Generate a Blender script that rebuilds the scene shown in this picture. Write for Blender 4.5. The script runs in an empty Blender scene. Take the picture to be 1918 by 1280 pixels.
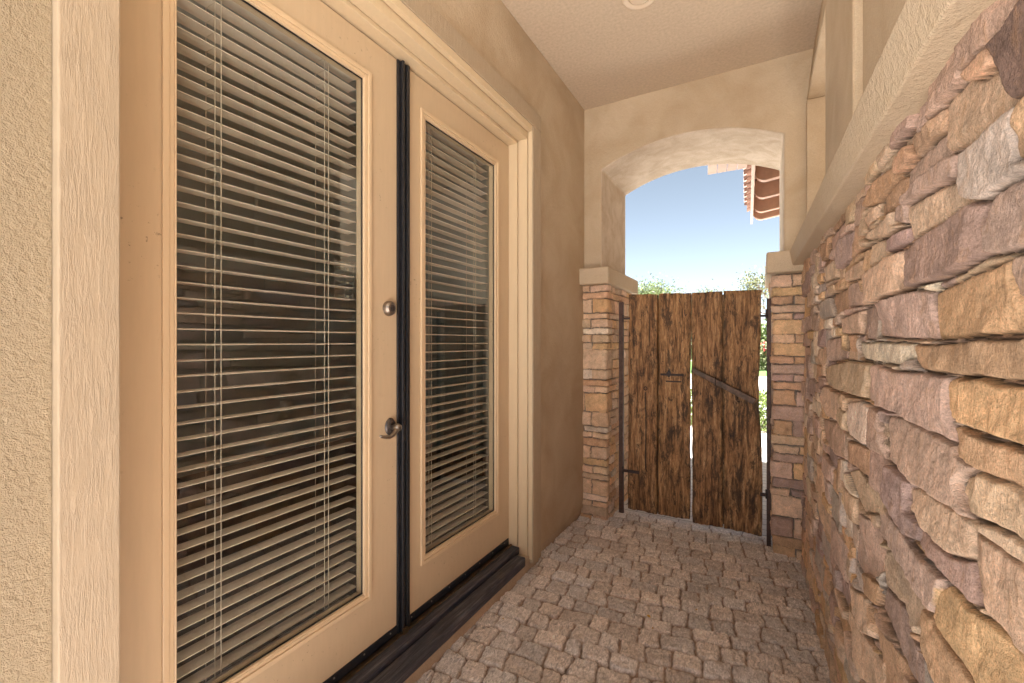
import bpy, bmesh, math, random
import numpy as np
from mathutils import Vector, Matrix
R = math.radians
random.seed(7)
S = bpy.context.scene
COL = S.collection

# ------------------------------------------------------------------ camera, sky, sun, exposure
CAMZ = 1.375
F = 825.0
YAW = R(29.4)
cam_d = bpy.data.cameras.new('camera')
cam = bpy.data.objects.new('camera', cam_d); COL.objects.link(cam)
cam_d.sensor_width = 36.0
cam_d.lens = F / 1918.0 * 36.0
cam_d.clip_start = 0.02
cam_d.clip_end = 2000
cam.location = (0, 0, CAMZ)
cam.rotation_euler = (R(90), 0, YAW)
S.camera = cam

SUN_EL = R(68)
sx, sy = -math.sin(R(17)), -math.cos(R(17))
sun_dir = Vector((sx * math.cos(SUN_EL), sy * math.cos(SUN_EL), math.sin(SUN_EL)))
world = bpy.data.worlds.new('World'); S.world = world
world.use_nodes = True
wn = world.node_tree
for n in list(wn.nodes): wn.nodes.remove(n)
wo = wn.nodes.new('ShaderNodeOutputWorld'); wb = wn.nodes.new('ShaderNodeBackground')
sk = wn.nodes.new('ShaderNodeTexSky'); sk.sky_type = 'NISHITA'; sk.sun_disc = False
sk.sun_elevation = SUN_EL; sk.sun_rotation = math.atan2(sx, sy) % (2 * math.pi)
sk.air_density = 1.0; sk.dust_density = 0.0; sk.ozone_density = 1.0; sk.altitude = 4500
wb.inputs['Strength'].default_value = 0.05
hs_ = wn.nodes.new('ShaderNodeHueSaturation'); hs_.inputs['Saturation'].default_value = .56; hs_.inputs['Value'].default_value = .66; hs_.inputs['Hue'].default_value = .482
wn.links.new(sk.outputs[0], hs_.inputs['Color']); wn.links.new(hs_.outputs[0], wb.inputs[0]); wn.links.new(wb.outputs[0], wo.inputs[0])
sun_l = bpy.data.lights.new('sun', 'SUN'); sun_l.energy = 5.0; sun_l.angle = R(0.53); sun_l.color = (1.0, 0.98, 0.955)
sun = bpy.data.objects.new('sun', sun_l); COL.objects.link(sun)
sun.rotation_euler = sun_dir.to_track_quat('Z', 'Y').to_euler()
sun.location = (-10, 5, 20)
S.view_settings.view_transform = 'Standard'
S.view_settings.look = 'None'
S.view_settings.exposure = 2.95
S.view_settings.gamma = 1.0
S.cycles.max_bounces = 16; S.cycles.diffuse_bounces = 12; S.cycles.transparent_max_bounces = 16

# ------------------------------------------------------------------ helpers
def at(px, py, Y=None, X=None):
    """point of the scene on the plane y=Y or x=X that a photo pixel lands on"""
    s, c = math.sin(YAW), math.cos(YAW)
    u = (px - 959) / F; v = (640 - py) / F
    d = Vector((-s + u * c, c + u * s, v))
    t = Y / d.y if Y is not None else X / d.x
    return Vector((0, 0, CAMZ)) + d * t

def tag(o, label=None, cat=None, group=None, kind=None):
    if label: o['label'] = label
    if cat: o['category'] = cat
    if group: o['group'] = group
    if kind: o['kind'] = kind
    return o

def link(name, me, mat=None, parent=None, smooth=False, bevel=0.0, seg=2):
    o = bpy.data.objects.new(name, me); COL.objects.link(o)
    if mat and not me.materials: me.materials.append(mat)
    if parent: o.parent = parent
    if smooth:
        for p in me.polygons: p.use_smooth = True
    if bevel:
        m = o.modifiers.new('bevel', 'BEVEL'); m.width = bevel; m.segments = seg; m.limit_method = 'ANGLE'; m.angle_limit = R(40)
    return o

def empty(name, loc=(0, 0, 0)):
    o = bpy.data.objects.new(name, None); COL.objects.link(o); o.location = loc
    o.empty_display_size = 0.1
    return o

class MB:
    def __init__(s): s.bm = bmesh.new()
    def box(s, x0, x1, y0, y1, z0, z1):
        vs = [s.bm.verts.new((x, y, z)) for x in (x0, x1) for y in (y0, y1) for z in (z0, z1)]
        for f in ((0,1,3,2),(4,6,7,5),(0,4,5,1),(2,3,7,6),(0,2,6,4),(1,5,7,3)):
            s.bm.faces.new([vs[i] for i in f])
        return s
    def hexa(s, p):     # eight points: bottom four ccw, top four ccw
        vs = [s.bm.verts.new(q) for q in p]
        for f in ((3,2,1,0),(4,5,6,7),(0,1,5,4),(1,2,6,5),(2,3,7,6),(3,0,4,7)):
            s.bm.faces.new([vs[i] for i in f])
        return s
    def prism(s, pts, axis, a0, a1):   # outline pts (2D) extruded along axis
        def mk(p, a):
            if axis == 'x': return (a, p[0], p[1])
            if axis == 'y': return (p[0], a, p[1])
            return (p[0], p[1], a)
        A = [s.bm.verts.new(mk(p, a0)) for p in pts]; B = [s.bm.verts.new(mk(p, a1)) for p in pts]
        n = len(pts)
        s.bm.faces.new(A); s.bm.faces.new(B[::-1])
        for i in range(n): s.bm.faces.new((A[i], B[i], B[(i+1) % n], A[(i+1) % n]))
        return s
    def tube(s, pts, rad, n=8, cap=True):
        pts = [Vector(p) for p in pts]
        if not hasattr(rad, '__len__'): rad = [rad] * len(pts)
        rings = []
        up = None
        for i, p in enumerate(pts):
            d = (pts[min(i+1, len(pts)-1)] - pts[max(i-1, 0)]).normalized()
            if up is None: up = d.orthogonal().normalized()
            a = (up - d * up.dot(d))
            if a.length < 1e-5: a = d.orthogonal()
            a.normalize(); up = a
            b = d.cross(a)
            rings.append([s.bm.verts.new(p + (a * math.cos(k*2*math.pi/n) + b * math.sin(k*2*math.pi/n)) * rad[i]) for k in range(n)])
        for i in range(len(rings)-1):
            for k in range(n):
                s.bm.faces.new((rings[i][k], rings[i][(k+1) % n], rings[i+1][(k+1) % n], rings[i+1][k]))
        if cap:
            s.bm.faces.new(rings[0][::-1]); s.bm.faces.new(rings[-1])
        return s
    def lathe(s, prof, origin, axis, n=32, sx=1.0, sy=1.0):   # prof list of (r, h) along axis
        o = Vector(origin); ax = Vector(axis).normalized()
        a = Vector((0, 0, 1)) if abs(ax.z) < .9 else Vector((1, 0, 0))
        a = (a - ax * a.dot(ax)).normalized(); b = ax.cross(a)
        rings = []
        for r, h in prof:
            rings.append([s.bm.verts.new(o + ax*h + a*(r*sy*math.cos(k*2*math.pi/n)) + b*(r*sx*math.sin(k*2*math.pi/n))) for k in range(n)])
        for i in range(len(rings)-1):
            for k in range(n):
                s.bm.faces.new((rings[i][k], rings[i][(k+1) % n], rings[i+1][(k+1) % n], rings[i+1][k]))
        s.bm.faces.new(rings[0][::-1]); s.bm.faces.new(rings[-1])
        return s
    def build(s, name, mat, parent=None, bevel=0.0, smooth=False, seg=2):
        bmesh.ops.recalc_face_normals(s.bm, faces=s.bm.faces)
        me = bpy.data.meshes.new(name); s.bm.to_mesh(me); s.bm.free()
        return link(name, me, mat, parent, smooth, bevel, seg)

# ---- numpy noise
_rng = np.random.RandomState(11)
_T = _rng.rand(256, 256).astype(np.float64)
def vn(x, y, seed=0):
    x = x + seed * 37.17; y = y + seed * 91.73
    xi = np.floor(x).astype(np.int64); yi = np.floor(y).astype(np.int64)
    fx = x - xi; fy = y - yi
    fx = fx*fx*fx*(fx*(fx*6-15)+10); fy = fy*fy*fy*(fy*(fy*6-15)+10)
    a = _T[xi & 255, yi & 255]; b = _T[(xi+1) & 255, yi & 255]
    c = _T[xi & 255, (yi+1) & 255]; d = _T[(xi+1) & 255, (yi+1) & 255]
    return (a*(1-fx)+b*fx)*(1-fy) + (c*(1-fx)+d*fx)*fy - 0.5
def fbm(x, y, o=4, seed=0):
    r = 0; a = 1.0; f = 1.0
    for k in range(o):
        ca, sa = math.cos(.6*k), math.sin(.6*k)
        r = r + a * vn((x*ca - y*sa)*f, (x*sa + y*ca)*f, seed + k); a *= .5; f *= 2.03
    return r

def grid_mesh(name, P, C, mat, parent=None, flip=False):
    n, m = P.shape[:2]
    me = bpy.data.meshes.new(name)
    me.vertices.add(n*m); me.vertices.foreach_set('co', P.reshape(-1).astype(np.float32))
    idx = np.arange(n*m).reshape(n, m)
    q = np.stack([idx[:-1, :-1], idx[1:, :-1], idx[1:, 1:], idx[:-1, 1:]], -1).reshape(-1, 4)
    if flip: q = q[:, ::-1]
    nf = len(q)
    me.loops.add(nf*4); me.loops.foreach_set('vertex_index', q.reshape(-1).astype(np.int32))
    me.polygons.add(nf); me.polygons.foreach_set('loop_start', (np.arange(nf)*4).astype(np.int32))
    try: me.polygons.foreach_set('loop_total', np.full(nf, 4, np.int32))
    except Exception: pass
    me.polygons.foreach_set('use_smooth', np.ones(nf, bool))
    me.update(calc_edges=True)
    at_ = me.color_attributes.new('tint', 'FLOAT_COLOR', 'POINT')
    cc = np.ones((n*m, 4), np.float32); cc[:, :3] = C.reshape(-1, 3)
    at_.data.foreach_set('color', cc.reshape(-1))
    me.validate()
    return link(name, me, mat, parent)

# ---- materials
def new_mat(name):
    m = bpy.data.materials.new(name); m.use_nodes = True
    nt = m.node_tree
    return m, nt, nt.nodes['Principled BSDF'], nt.nodes, nt.links

def coords(nt, scale=(1, 1, 1), rot=(0, 0, 0)):
    tc = nt.nodes.new('ShaderNodeTexCoord'); mp = nt.nodes.new('ShaderNodeMapping')
    mp.inputs['Scale'].default_value = scale; mp.inputs['Rotation'].default_value = rot
    nt.links.new(tc.outputs['Object'], mp.inputs[0]); return mp.outputs[0]

def noise(nt, vec, scale, detail=4, rough=.5, dist=0):
    n = nt.nodes.new('ShaderNodeTexNoise'); n.inputs['Scale'].default_value = scale
    n.inputs['Detail'].default_value = detail; n.inputs['Roughness'].default_value = rough
    n.inputs['Distortion'].default_value = dist
    nt.links.new(vec, n.inputs['Vector']); return n.outputs['Fac']

def ramp(nt, fac, stops):
    r = nt.nodes.new('ShaderNodeValToRGB'); e = r.color_ramp.elements
    while len(e) < len(stops): e.new(.5)
    for k, (p, c) in enumerate(stops):
        e[k].position = p; e[k].color = (c, c, c, 1) if not hasattr(c, '__len__') else (*c, 1)
    nt.links.new(fac, r.inputs[0]); return r.outputs[0]

def mix(nt, a, b, fac, mode='MIX'):
    m = nt.nodes.new('ShaderNodeMix'); m.data_type = 'RGBA'; m.blend_type = mode
    for s, v in ((m.inputs[6], a), (m.inputs[7], b), (m.inputs[0], fac)):
        if hasattr(v, 'is_linked'): nt.links.new(v, s)
        elif hasattr(v, '__len__'): s.default_value = (*v, 1)
        else: s.default_value = v
    return m.outputs[2]

def math_n(nt, op, a, b):
    m = nt.nodes.new('ShaderNodeMath'); m.operation = op
    for s, v in ((m.inputs[0], a), (m.inputs[1], b)):
        if hasattr(v, 'is_linked'): nt.links.new(v, s)
        else: s.default_value = v
    return m.outputs[0]

def bump(nt, h, strength=.5, dist=.01, normal=None):
    b = nt.nodes.new('ShaderNodeBump'); b.inputs['Strength'].default_value = strength; b.inputs['Distance'].default_value = dist
    nt.links.new(h, b.inputs['Height'])
    if normal: nt.links.new(normal, b.inputs['Normal'])
    return b.outputs[0]

def stucco(name, base, light, dark, fine=220, bs=.5, bd=.004, blotch=.5, scl=3.0):
    m, nt, p, N, L = new_mat(name)
    v = coords(nt)
    big = ramp(nt, noise(nt, v, scl, 5, .6, .6), [(.35, 0), (.68, 1)])
    c = mix(nt, base, light, math_n(nt, 'MULTIPLY', big, blotch))
    dk = ramp(nt, noise(nt, v, scl*.55, 3, .55, .2), [(.5, 0), (.8, 1)])
    c = mix(nt, c, dark, math_n(nt, 'MULTIPLY', dk, blotch*.8))
    gr = ramp(nt, noise(nt, v, fine, 3, .6), [(.3, .84), (.7, 1.1)])
    c = mix(nt, c, gr, .8, 'MULTIPLY')
    L.new(c, p.inputs['Base Color']); p.inputs['Roughness'].default_value = .9
    p.inputs['Specular IOR Level'].default_value = .25
    n1 = noise(nt, v, fine, 4, .65); n2 = noise(nt, v, fine*.22, 3, .5, .5)
    h = math_n(nt, 'ADD', n1, math_n(nt, 'MULTIPLY', n2, 1.6))
    L.new(bump(nt, h, bs, bd), p.inputs['Normal'])
    return m

BASE = (.45, .345, .23)
M_wall = stucco('stucco', BASE, (.54, .44, .32), (.36, .265, .17), fine=260, bs=.5, bd=.003, blotch=.85)
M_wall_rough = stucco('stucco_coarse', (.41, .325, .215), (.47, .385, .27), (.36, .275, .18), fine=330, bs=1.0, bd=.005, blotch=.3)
M_arch = stucco('stucco_mottled', (.46, .36, .26), (.64, .54, .43), (.40, .30, .20), fine=200, bs=.5, bd=.003, blotch=.8, scl=7)
M_ledge = stucco('stucco_ledge', (.53, .415, .285), (.60, .50, .38), (.46, .345, .23), fine=260, bs=.9, bd=.004, blotch=.45)
M_ceil = stucco('stucco_ceiling', (.56, .455, .34), (.62, .52, .40), (.50, .395, .29), fine=60, bs=.08, bd=.002, blotch=.2, scl=1.3)
M_curb = stucco('stucco_curb', (.46, .36, .26), (.54, .43, .32), (.32, .24, .17), fine=180, bs=.5, bd=.004, blotch=.7, scl=9)

def paint(name, base, rough=.45, grain=(20, 20, 20), bs=.1, bd=.002, var=.06, dirt=0):
    m, nt, p, N, L = new_mat(name)
    v = coords(nt, grain)
    n1 = noise(nt, v, 1.0, 5, .6)
    lo = tuple(x*(1-var) for x in base); hi = tuple(min(1, x*(1+var)) for x in base)
    c = mix(nt, lo, hi, ramp(nt, n1, [(.3, 0), (.7, 1)]))
    if dirt:
        d = ramp(nt, noise(nt, coords(nt), 55, 4, .7), [(.625, 0), (.67, 1)])
        d2 = ramp(nt, noise(nt, coords(nt), 2.3, 2, .5), [(.5, 0), (.7, 1)])
        c = mix(nt, c, (.12, .09, .06), math_n(nt, 'MULTIPLY', math_n(nt, 'MULTIPLY', d, d2), dirt))
    L.new(c, p.inputs['Base Color']); p.inputs['Roughness'].default_value = rough
    L.new(bump(nt, n1, bs, bd), p.inputs['Normal'])
    return m
M_door = paint('door_paint', (.55, .42, .275), .40, (60, 60, 8), .12, .0015, .03, 1.0)
M_frame = paint('frame_paint', (.62, .49, .32), .5, (50, 50, 6), .15, .0015, .03, .1)
M_bead = paint('bead_paint', (.62, .47, .30), .4, (30, 30, 5), .05, .001, .03)
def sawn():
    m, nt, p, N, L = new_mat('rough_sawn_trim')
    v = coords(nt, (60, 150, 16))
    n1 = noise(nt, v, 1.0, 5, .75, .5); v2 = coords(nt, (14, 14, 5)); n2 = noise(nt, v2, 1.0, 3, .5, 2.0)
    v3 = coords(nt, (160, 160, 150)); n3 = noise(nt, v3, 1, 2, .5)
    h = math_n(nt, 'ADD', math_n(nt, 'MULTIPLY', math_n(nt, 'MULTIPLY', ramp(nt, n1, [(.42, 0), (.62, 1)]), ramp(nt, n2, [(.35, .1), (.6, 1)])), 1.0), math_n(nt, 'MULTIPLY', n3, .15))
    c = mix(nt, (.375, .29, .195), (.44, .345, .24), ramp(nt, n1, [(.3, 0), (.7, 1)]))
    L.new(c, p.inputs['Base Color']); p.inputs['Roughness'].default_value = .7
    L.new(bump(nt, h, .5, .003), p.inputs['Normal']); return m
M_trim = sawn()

def stone_mat(name, fine=1.0, bs=.8, contrast=.35):
    m, nt, p, N, L = new_mat(name)
    a = N.new('ShaderNodeAttribute'); a.attribute_name = 'tint'
    v = coords(nt)
    vs = coords(nt, (1, 1, 1.25))
    n1 = noise(nt, v, 14*fine, 6, .65, .5)
    n2 = noise(nt, v, 190*fine, 5, .8)
    n3 = noise(nt, coords(nt, (1.6, 1.6, .8)), 20*fine, 5, .7, 1.0)
    c = mix(nt, a.outputs['Color'], ramp(nt, n1, [(.25, 1-contrast), (.5, 1.0), (.78, 1+contrast)]), 1.0, 'MULTIPLY')
    c = mix(nt, c, ramp(nt, n2, [(.32, .62), (.68, 1.28)]), 1.0, 'MULTIPLY')
    rust = ramp(nt, n3, [(.52, 0), (.70, 1)])
    c = mix(nt, c, (.56, .31, .14), math_n(nt, 'MULTIPLY', rust, .38))
    fl = ramp(nt, noise(nt, v, 60*fine, 3, .8), [(.69, 0), (.73, 1)])
    c = mix(nt, c, (.62, .52, .44), math_n(nt, 'MULTIPLY', fl, .5))
    L.new(c, p.inputs['Base Color']); p.inputs['Roughness'].default_value = .82
    p.inputs['Specular IOR Level'].default_value = .3
    hs = math_n(nt, 'ADD', math_n(nt, 'MULTIPLY', n3, 1.2), math_n(nt, 'ADD', noise(nt, vs, 70*fine, 6, .8), math_n(nt, 'MULTIPLY', n2, .8)))
    L.new(bump(nt, hs, bs, .006), p.inputs['Normal'])
    return m
M_stone = stone_mat('ledge_stone', 1.0, 1.0, .42)
M_pstone = stone_mat('pillar_stone', 1.3, .8, .3)
def cobble_mat():
    m, nt, p, N, L = new_mat('cobble_granite')
    a = N.new('ShaderNodeAttribute'); a.attribute_name = 'tint'
    n1 = noise(nt, coords(nt, (1, .45, 1), (0, 0, .5)), 90, 6, .8, 1.2)
    n2 = noise(nt, coords(nt), 9, 3, .5)
    c = mix(nt, a.outputs['Color'], ramp(nt, n1, [(.34, .42), (.5, 1.0), (.66, 1.55)]), 1.0, 'MULTIPLY')
    c = mix(nt, c, (.46, .37, .30), math_n(nt, 'MULTIPLY', ramp(nt, n2, [(.45, 0), (.75, 1)]), .35))
    L.new(c, p.inputs['Base Color']); p.inputs['Roughness'].default_value = .55
    L.new(bump(nt, n1, 1.0, .008), p.inputs['Normal'])
    return m
M_cobble = cobble_mat()

def old_wood():
    m, nt, p, N, L = new_mat('weathered_planks')
    oi = N.new('ShaderNodeObjectInfo')
    tc = N.new('ShaderNodeTexCoord')
    ad = N.new('ShaderNodeVectorMath'); ad.operation = 'ADD'
    cm = N.new('ShaderNodeCombineXYZ')
    L.new(math_n(nt, 'MULTIPLY', oi.outputs['Random'], 30.0), cm.inputs[1])
    L.new(tc.outputs['Object'], ad.inputs[0]); L.new(cm.outputs[0], ad.inputs[1])
    def mp(sc):
        q = N.new('ShaderNodeMapping'); q.inputs['Scale'].default_value = sc; L.new(ad.outputs[0], q.inputs[0]); return q.outputs[0]
    g1 = noise(nt, mp((34, 6, 3.6)), 1.0, 8, .76, .7)
    g2 = noise(nt, mp((150, 20, 26)), 1.0, 6, .7, .6)
    b = noise(nt, mp((18, 3, 5.5)), 1.0, 7, .82, .3)
    sp = noise(nt, mp((70, 20, 30)), 1.0, 5, .75, 1.0)
    c = ramp(nt, g1, [(.34, (.014, .008, .005)), (.43, (.15, .078, .032)), (.53, (.34, .195, .088)), (.70, (.62, .43, .24))])
    c = mix(nt, c, ramp(nt, g2, [(.3, .5), (.55, 1.1), (.75, 1.6)]), .9, 'MULTIPLY')
    c = mix(nt, c, (.022, .013, .009), math_n(nt, 'MULTIPLY', ramp(nt, b, [(.51, 0), (.59, 1)]), .80))
    c = mix(nt, c, (.52, .37, .22), math_n(nt, 'MULTIPLY', ramp(nt, sp, [(.64, 0), (.70, 1)]), .55))
    kn = noise(nt, mp((16, 4, 7)), 1.0, 6, .7, 1.5)
    c = mix(nt, c, (.03, .017, .010), math_n(nt, 'MULTIPLY', ramp(nt, kn, [(.60, 0), (.66, 1)]), .8))
    tn = ramp(nt, oi.outputs['Random'], [(0, (.82, .80, .80)), (.5, (1.12, 1.05, .95)), (1, (.95, .86, .80))])
    c = mix(nt, c, tn, 1.0, 'MULTIPLY')
    L.new(c, p.inputs['Base Color']); p.inputs['Roughness'].default_value = .62
    h = math_n(nt, 'ADD', g1, math_n(nt, 'ADD', math_n(nt, 'MULTIPLY', g2, .6), math_n(nt, 'MULTIPLY', sp, .4)))
    L.new(bump(nt, h, .9, .008), p.inputs['Normal'])
    return m
M_wood = old_wood()

def simple(name, col, rough=.5, metal=0, var=.15, scale=20, bs=0):
    m, nt, p, N, L = new_mat(name)
    n = noise(nt, coords(nt), scale, 4, .6)
    c = mix(nt, tuple(x*(1-var) for x in col), tuple(min(1, x*(1+var)) for x in col), ramp(nt, n, [(.3, 0), (.7, 1)]))
    L.new(c, p.inputs['Base Color']); p.inputs['Roughness'].default_value = rough; p.inputs['Metallic'].default_value = metal
    if bs: L.new(bump(nt, n, bs, .004), p.inputs['Normal'])
    return m
M_barwood = simple('dark_bar_wood', (.10, .06, .04), .6, 0, .6, 30, .6)
M_iron = simple('dark_iron', (.045, .03, .028), .6, .3, .4, 60, .3)
M_rust = simple('rusty_steel', (.075, .040, .030), .6, .2, .4, 40, .3)
M_astragal = simple('bronze_weatherstrip', (.022, .022, .026), .35, .3, .3, 60)
M_nickel = simple('satin_nickel', (.36, .32, .28), .32, 1.0, .1, 40)
M_nickel_d = simple('aged_nickel', (.12, .105, .10), .38, .9, .3, 60)
M_slat = simple('blind_slat', (.70, .62, .52), .5, 0, .05, 20)
M_cord = simple('blind_cord', (.62, .55, .44), .8, 0, .05, 50)
M_room = simple('room_wall', (.30, .42, .42), .9, 0, .05, 3)
M_roomfloor = simple('room_floor', (.05, .04, .03), .6, 0, .2, 5)
M_white = simple('shutter_white', (.8, .8, .74), .5, 0, .03, 5)
M_lamp = simple('lamp_trim', (.68, .55, .41), .5, 0, .03, 5)
M_tile = simple('terracotta_tile', (.34, .20, .15), .75, 0, .35, 12, .3)
M_rafter = simple('rafter_paint', (.42, .25, .175), .6, 0, .12, 12)
M_fascia = simple('fascia_paint', (.50, .36, .28), .6, 0, .08, 12)
M_brass = simple('sill_bronze', (.16, .11, .06), .35, .8, .3, 40)

def thr_wood():
    m, nt, p, N, L = new_mat('weathered_sill')
    v = coords(nt, (90, 5, 90)); n1 = noise(nt, v, 1, 7, .75, .5)
    n2 = noise(nt, coords(nt), 14, 4, .6)
    n3 = noise(nt, coords(nt), 150, 3, .7)
    c = mix(nt, ramp(nt, n1, [(.3, (.010, .011, .016)), (.52, (.042, .043, .056)), (.72, (.16, .155, .165))]), (.13, .10, .08), math_n(nt, 'MULTIPLY', ramp(nt, n2, [(.55, 0), (.75, 1)]), .35))
    c = mix(nt, c, (.3, .26, .22), math_n(nt, 'MULTIPLY', ramp(nt, n3, [(.70, 0), (.74, 1)]), .5))
    L.new(c, p.inputs['Base Color']); p.inputs['Roughness'].default_value = .6
    L.new(bump(nt, n1, .8, .004), p.inputs['Normal']); return m
M_sill = thr_wood()

def glass_mat():
    m = bpy.data.materials.new('door_glass'); m.use_nodes = True; nt = m.node_tree
    for n in list(nt.nodes): nt.nodes.remove(n)
    o = nt.nodes.new('ShaderNodeOutputMaterial'); t = nt.nodes.new('ShaderNodeBsdfTransparent'); g = nt.nodes.new('ShaderNodeBsdfGlossy')
    g.inputs['Roughness'].default_value = 0.0; g.inputs['Color'].default_value = (1, 1, 1, 1)
    t.inputs['Color'].default_value = (.90, .93, .91, 1)
    lw = nt.nodes.new('ShaderNodeLayerWeight'); lw.inputs['Blend'].default_value = .5
    pw = math_n(nt, 'POWER', lw.outputs['Facing'], 4.0)
    f = nt.nodes.new('ShaderNodeMath'); f.operation = 'MULTIPLY_ADD'; f.inputs[1].default_value = .86; f.inputs[2].default_value = .13
    nt.links.new(pw, f.inputs[0])
    x = nt.nodes.new('ShaderNodeMixShader')
    nt.links.new(f.outputs[0], x.inputs[0]); nt.links.new(t.outputs[0], x.inputs[1]); nt.links.new(g.outputs[0], x.inputs[2]); nt.links.new(x.outputs[0], o.inputs[0])
    return m
M_glass = glass_mat()

def paver_mat(name, c1, c2, joint, scale=1.0):
    m, nt, p, N, L = new_mat(name)
    b = N.new('ShaderNodeTexBrick'); b.inputs['Scale'].default_value = 1.0
    b.inputs['Brick Width'].default_value = .22*scale; b.inputs['Row Height'].default_value = .11*scale; b.inputs['Mortar Size'].default_value = .005
    b.inputs['Color1'].default_value = (*c1, 1); b.inputs['Color2'].default_value = (*c2, 1); b.inputs['Mortar'].default_value = (*joint, 1)
    L.new(coords(nt), b.inputs['Vector'])
    n = noise(nt, coords(nt), 60, 4, .7)
    c = mix(nt, b.outputs['Color'], ramp(nt, n, [(.3, .8), (.7, 1.15)]), 1, 'MULTIPLY')
    L.new(c, p.inputs['Base Color']); p.inputs['Roughness'].default_value = .85
    return m
M_paver = paver_mat('concrete_pavers', (.72, .69, .66), (.64, .61, .58), (.34, .32, .30))
M_ground = simple('decomposed_granite', (.50, .43, .35), .95, 0, .2, 3, .2)
M_asph = simple('street_concrete', (.56, .54, .52), .9, 0, .1, 4)
M_lawn = simple('lawn', (.07, .14, .03), .9, 0, .35, 8)
M_bark = simple('bark', (.14, .10, .07), .9, 0, .3, 20, .5)
def leaf_mat(name, col, var=.45):
    m, nt, p, N, L = new_mat(name)
    n = noise(nt, coords(nt), 4.0, 3, .6)
    n2 = noise(nt, coords(nt), 40.0, 2, .6)
    nn = math_n(nt, 'ADD', math_n(nt, 'MULTIPLY', n, .5), math_n(nt, 'MULTIPLY', n2, .5))
    c = mix(nt, tuple(x*(1-var) for x in col), tuple(min(1, x*(1+var)) for x in col), ramp(nt, nn, [(.35, 0), (.65, 1)]))
    L.new(c, p.inputs['Base Color']); p.inputs['Roughness'].default_value = .55
    return m
M_leaf = leaf_mat('leaf_green', (.10, .13, .04)); M_leaf2 = leaf_mat('leaf_olive', (.12, .13, .055)); M_hedge = leaf_mat('hedge_leaf', (.12, .16, .035))
M_red = simple('red_petal', (.5, .03, .03), .6); M_dry = simple('dry_leaf', (.55, .33, .04), .6)

# ------------------------------------------------------------------ ground and paving
def flat(name, x0, x1, y0, y1, z, mat, label=None):
    me = bpy.data.meshes.new(name)
    me.from_pydata([(x0, y0, z), (x1, y0, z), (x1, y1, z), (x0, y1, z)], [], [(0, 1, 2, 3)])
    o = link(name, me, mat); o['kind'] = 'structure'; return o
flat('ground', -300, 300, -300, 300, -.034, M_ground)
flat('paved_yard', -12, 9, 3.56, 7.65, -.012, M_paver)
flat('courtyard_paving', -9, 9, -14, -1.3, -.012, M_paver)
flat('side_path', .62, 4.0, -1.29, 3.5, -.012, M_paver)
flat('lawn', -40, 40, 20.5, 34, -.022, M_lawn)
flat('street', -80, 80, 9.6, 20.0, -.026, M_asph)

def hsh(i, j, k=0):
    return _T[(i*7+j*13+k*29) & 255, (i*31 - j*17 + k*5) & 255]

def cobbles():
    xs = np.arange(-1.26, .36, .0042)
    ys = np.concatenate([np.arange(-1.3, 1.15, .015), np.arange(1.15, 3.57, .0042)])
    X, Y = np.meshgrid(xs, ys, indexing='ij')
    wx = X + .009*fbm(X*9, Y*9, 4, 1)*2; wy = Y + .009*fbm(X*9, Y*9, 4, 5)*2
    rh, cw = .108, .118
    r = (wy + .05*np.sin((wx+.9)*2.4) - .16*wx)/rh
    # rows with jittered boundaries
    def jit(c, amp, k, i0):
        j = np.floor(c).astype(np.int64)
        def b(jj): return jj + amp*(hsh(i0, jj, k)-.5)
        j = np.where(c < b(j), j-1, j); j = np.where(c > b(j+1), j+1, j)
        return j, b(j), b(j+1)
    z0 = np.zeros_like(r, dtype=np.int64)
    i, r0, r1 = jit(r, .18, 3, z0)
    c = wx/cw + hsh(i, z0, 9)*7 + .12*(r-i)
    j, c0, c1 = jit(c, .42, 4, i)
    px = (c-(c0+c1)/2)*cw; hx = (c1-c0)/2*cw; py = (r-(r0+r1)/2)*rh; hy = (r1-r0)/2*rh
    rad = .017
    qx = np.abs(px)-hx+rad; qy = np.abs(py)-hy+rad
    d = -(np.hypot(np.maximum(qx, 0), np.maximum(qy, 0)) + np.minimum(np.maximum(qx, qy), 0) - rad)
    d = d - .0018 + .005*fbm(X*45, Y*45, 4, 8)
    e = np.clip(d/.009, 0, 1); prof = 1-(1-e)**2.4
    H1, H2, H3 = hsh(i, j, 11), hsh(i, j, 12), hsh(i, j, 13)
    top = .005*(H1-.5)*2 + (H2-.5)*.09*px + (H3-.5)*.09*py + .0055*fbm(X*30, Y*30, 4, 20) + .006*fbm(X*95, Y*60, 3, 30)
    base = -.015 + .003*fbm(X*25, Y*25, 3, 40)
    Z = base*(1-prof) + top*prof
    st = np.clip(d/.005, 0, 1)[..., None]
    tone = .84+.34*H1[..., None]
    g = np.array([.75, .70, .665])*tone*(1 + (H2[..., None]-.5)*np.array([.08, 0, -.08]))
    jc = np.array([.34, .245, .18])*(1+.5*fbm(X*60, Y*60, 2, 50)[..., None])
    C = jc*(1-st)+g*st
    o = grid_mesh('cobblestone_path', np.stack([X, Y, Z], -1), C, M_cobble)
    o['kind'] = 'structure'
cobbles()

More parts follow.
